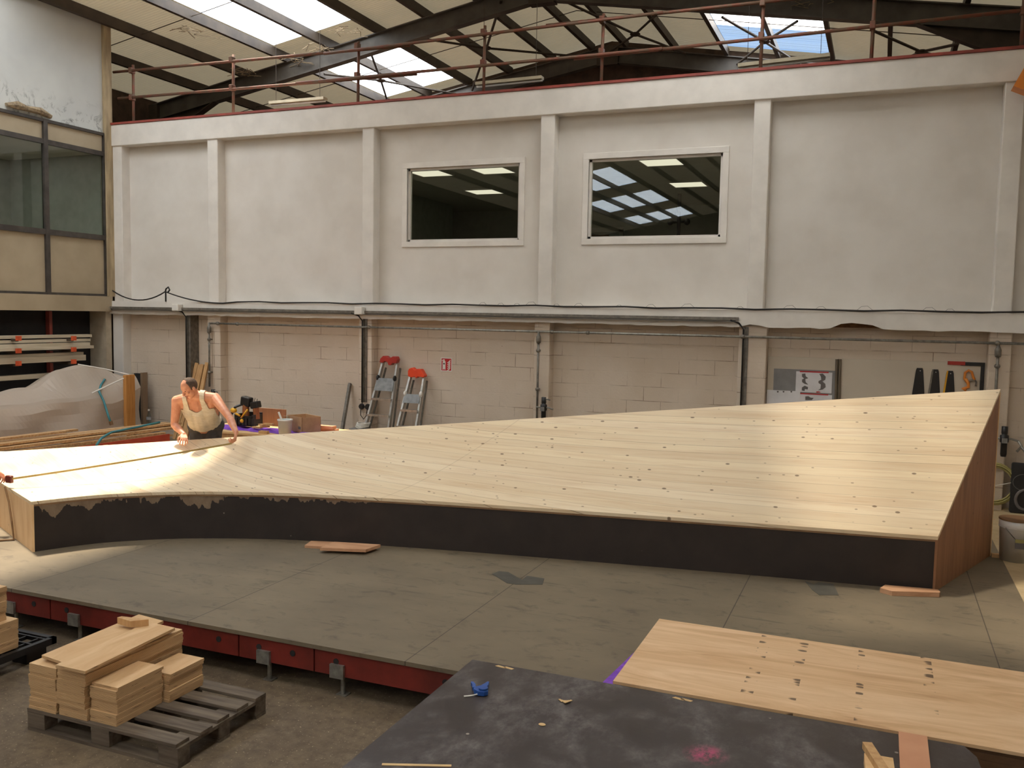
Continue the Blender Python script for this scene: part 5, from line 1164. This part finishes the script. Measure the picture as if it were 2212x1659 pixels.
def hand(mb, wrist, d, palm, curl, side, spread=.18, sc=1.0):
    """palm: direction the palm faces; side: +1 if the thumb is on d x palm side"""
    d = V(d).normalized(); pn = V(palm); pn = (pn-d*pn.dot(d)).normalized(); s = d.cross(pn).normalized()*side; w_ = V(wrist)
    for k in range(4):
        o = (k-1.5)*.020*sc; cone(mb, w_+s*(-o*.7)+d*.012*sc, w_+d*.085*sc-s*o*1.05, .0155*sc, .0125*sc, 8)
    L = [.040, .045, .042, .033]
    for k in range(4):
        o = (1.5-k)*.0215*sc; base = w_+d*.088*sc+s*o; dd = (d+s*(1.5-k)*spread*.5).normalized(); c_ = curl[k]; p = base; pts = [p]; a_ = c_*.45
        for j, f_ in enumerate((1, .68, .55)):
            a_ += c_*(.55 if j else 0); v_ = dd*math.cos(a_)+pn*math.sin(a_); p = p+v_*L[k]*sc*f_; pts.append(p)
        chain(mb, pts, [.0098*sc, .0090*sc, .0082*sc, .0070*sc], 8)
    b_ = w_+d*.025*sc+s*.024*sc; t1 = b_+(s*.7+d*.6+pn*.35).normalized()*.042*sc; t2 = t1+(s*.25+d*.85+pn*.55).normalized()*.032*sc; t3 = t2+(d*.8+pn*.7-s*.1).normalized()*.026*sc
    chain(mb, [b_, t1, t2, t3], [.016*sc, .0125*sc, .0105*sc, .0085*sc], 8)
def person(J, lab, skin, bald=True, vis=True):
    root = empty('person', V((J['hip'].x, J['hip'].y, FLZ)), lab, 'person')
    hip, chest, neck = J['hip'], J['chest'], J['neck']; sr, sl = J['sr'], J['sl']
    spine = (neck-hip).normalized(); ax = sl-sr; ax = (ax-spine*ax.dot(spine)).normalized(); fwd = ax.cross(spine).normalized()*-1
    if fwd.dot(J['face']) < 0: fwd = -fwd
    def torso(mb, g=0):
        wst = hip.lerp(chest, .45)
        for k in (-1, 1):
            chain(mb, [hip+ax*k*.085, wst+ax*k*.075+fwd*.015, chest+ax*k*.095+fwd*.01, neck.lerp(chest, .35)+ax*k*.085], [.115+g, .105+g, .118+g, .085+g], 14)
        chain(mb, [hip+fwd*.02, wst+fwd*.035, chest+fwd*.03, neck.lerp(chest, .3)], [.12+g, .11+g, .115+g, .085+g], 14)
        chain(mb, [sr.lerp(neck, .08), neck.lerp(chest, .1), sl.lerp(neck, .08)], [.062+g, .072+g, .062+g], 12)
        for k, s_ in ((-1, sr), (1, sl)): chain(mb, [chest+ax*k*.10+fwd*.02, s_.lerp(chest, .2)], [.085+g, .07+g], 12)
    body = MB(); torso(body)
    for k, s_, e_, w_ in ((-1, sr, J['er'], J['wr']), (1, sl, J['el'], J['wl'])):
        chain(body, [s_, s_.lerp(e_, .35), e_], [.064, .055, .043], 12)
        chain(body, [e_, e_.lerp(w_, .3), w_], [.043, .046, .028], 12)
    hand(body, *J['hr']); hand(body, *J['hl'])
    for k in (-1, 1):
        h_ = hip+ax*k*.10-V((0,0,.06)); kn = V((h_.x, h_.y-.02, FLZ+.50)); an = V((h_.x+ax.x*k*.02, h_.y+.05, FLZ+.09))
        chain(body, [h_, kn, an], [.088, .058, .042], 12); cone(body, an-V((0,0,.04)), an+V((0,-.16,-.05)), .042, .032)
    # head
    hc = J['head']; f, s, u = frame(J['face']); 
    chain(body, [neck-spine*.03, neck+(hc-neck)*.45, hc-f*.02-u*.03], [.066, .058, .06], 12)
    A_ = (f, s, u)
    body.sph(hc+u*.025-f*.008, .1, (.98,.78,.92), A_, 14); body.sph(hc-u*.035+f*.022, .075, (.85,.80,1.0), A_, 12)
    body.sph(hc-u*.098+f*.052, .030, (.9,1.15,.75), A_, 8)                     # chin
    cone(body, hc+f*.088+u*.012, hc+f*.108-u*.028, .010, .016, 8); 
    for k in (-1, 1):
        body.sph(hc+f*.106-u*.033+s*k*.012, .010, (1,1,.8), A_, 6)            # nostril wings
        cone(body, hc+f*.080+u*.030+s*k*.012, hc+f*.070+u*.026+s*k*.045, .013, .011, 8)   # brow
        body.sph(hc+f*.066-u*.018+s*k*.038, .024, (.7,1,.8), A_, 8)           # cheek
        body.sph(hc-f*.008-u*.012+s*k*.080, .028, (.7,.35,1.1), A_, 8)        # ear
    cone(body, hc+f*.088-u*.060+s*.018, hc+f*.088-u*.060-s*.018, .009, .009, 6)        # lips
    fuse(body, 'body', skin, root, .0055, 3)
    # clothes
    tk = MB(); torso(tk, .009)
    L = (neck-hip).length
    def cut(c):
        p = c-hip; h = p.dot(spine)/L; lat = abs(p.dot(ax)); fr = p.dot(fwd)
        if h < .055: return True
        if lat > .205: return True
        if h > .70 and lat > .128+max(0, (.9-h))*.12: return True
        if h > .72 and lat < .075 and fr > -.03: return True
        if h > .86 and lat < .07: return True
        if .66 < h <= .72 and lat < .075*((h-.66)/.06)**.5 and fr > 0: return True
        return False
    fuse(tk, 'tank_top', M['tank'], root, .008, 3, cut, 'off-white cotton tank top', thick=.004)
    tr = MB(); wst = hip.lerp(chest, .12)
    for k in (-1, 1):
        h_ = hip+ax*k*.09-V((0,0,.04)); kn = V((h_.x, h_.y-.02, FLZ+.50)); an = V((h_.x+ax.x*k*.02, h_.y+.05, FLZ+.09))
        chain(tr, [wst+ax*k*.08, hip+ax*k*.092, h_, kn, an], [.122, .132, .112, .082, .07], 14)
    chain(tr, [wst, hip, hip-V((0,0,.1))], [.125, .13, .10], 12)
    fuse(tr, 'trousers', M['trouser'], root, .009, 3, lambda c: (c-hip).dot(spine) > .095 or c.z < FLZ+.05, 'dark grey trousers')
    for k in (-1, 1):
        an = V((hip.x+ax.x*k*.12, hip.y+.05, FLZ)); sh = MB(); chain(sh, [an+V((0,.02,.05)), an+V((0,-.08,.05)), an+V((0,-.19,.04))], [.052, .05, .038]); fuse(sh, 'shoe', M['black'], root, .009, 2)
    # hair shell: receding at the front
    hr = MB(); hr.sph(hc+u*.025-f*.008, .1, (1.03,.84,.96), A_, 16)
    def hcut(c):
        p = c-hc; a_, b_, c_ = p.dot(f), p.dot(s), p.dot(u)
        if a_ > .0 and abs(b_) < .05: return True
        if a_ > .025: return True
        if c_ < -.02-(-a_)*.3 and a_ > -.02: return True
        return c_ < -.045
    fuse(hr, 'hair', M['hair'], root, .005, 1, hcut, 'short brown receding hair')
    for k in (-1, 1): MB().sph(hc+f*.079+u*.008+s*k*.030, .0095, (.5,1.25,.55), A_, 8).build('eye', M['eye'], root, smooth=True)
    MB().tube([hc+f*.0965-u*.060+s*.02, hc+f*.099-u*.059, hc+f*.0965-u*.060-s*.02], .0035, 6).build('mouth', M['lips'], root, smooth=True)
    return root
J = dict(hip=V((-7.58, 8.66, 1.235)), chest=V((-7.51, 8.50, 1.46)), neck=V((-7.46, 8.33, 1.635)), sr=V((-7.675, 8.28, 1.555)), sl=V((-7.255, 8.45, 1.595)),
         er=V((-7.70, 8.26, 1.27)), wr=V((-7.46, 8.15, 1.185)), el=V((-6.92, 8.30, 1.40)), wl=V((-6.63, 8.06, 1.275)),
         head=V((-7.44, 8.23, 1.725)), face=V((-.24, -.66, -.48)))
J['hr'] = (J['wr'], (.55,-.55,-.35), (.1,-.2,-1), (.9,1.0,1.2,1.3), -1, .3)
J['hl'] = (J['wl'], (.25,-.45,-.72), (-.5,-.3,.1), (1.7,1.75,1.75,1.7), 1, .05)
person(J, 'balding man in an off-white tank top leaning over the ramp with a tape measure', M['skin'])
# second person, almost wholly outside the left edge
HB = PZ(14, 1030, .90)
HB = V((-8.05, 6.34, .885))
K = dict(hip=V((-9.15, 5.75, 1.20)), chest=V((-9.05, 5.83, 1.50)), neck=V((-8.98, 5.90, 1.66)), sr=V((-9.02, 5.70, 1.59)), sl=V((-8.96, 6.09, 1.59)),
         er=V((-8.78, 5.72, 1.33)), wr=V((-8.50, 5.95, 1.16)), el=V((-8.72, 6.20, 1.30)), wl=V((-8.25, 6.35, .97)), head=V((-8.90, 5.95, 1.765)), face=V((.75, .25, -.6)))
K['hr'] = (K['wr'], (.7,.3,-.5), (-.3,-.2,-.9), (.8,.8,.8,.8), -1, .2)
K['hl'] = (K['wl'], (.93,-.05,-.30), (.1,-.4,-.9), (1.0,1.15,1.25,1.3), 1, .12)
person(K, 'person just outside the left edge, only a hand holding the tape case showing', M['skin2'])
# steel tape stretched between the two hands
c0 = HB+V((.03,-.01,.03))
e = empty('tape_measure', c0, 'steel tape measure stretched across the ramp from the left edge to the man', 'tape measure')
MB().box((c0.x-.05, c0.y-.02, c0.z-.045), (c0.x+.03, c0.y+.02, c0.z+.03)).build('tape_case', M['tapecase'], e, bevel=.01)
tA = c0+V((.03,0,.0)); tB = V((-6.60, 7.95, 1.165))
pts = sag(tA, tB, .012, 16); mb = MB()
for i in range(16): mb.obox(pts[i], pts[i+1], .006, .019)
mb.build('tape_blade', M['tape'], e)
pts = [PZ(22,1045,.80), PZ(27,1085,.62)]
fA = V((-8.03, 6.28, .84))  # thin brown tube drawn in place of a cast shadow on the end panel
MB().tube([fA, V((-7.95, 6.255, .70)), V((-7.86, 6.21, .52)), V((-7.80, 6.18, FLZ+.01)), V((-7.95, 6.05, FLZ+.01)), V((-8.5, 5.95, FLZ+.01))], .010, 6).build('shadow_line', M['cord'], label='brown line standing in for a shadow down the pale left end of the ramp', cat='cord')  # not a real cord, stands in for the shadow
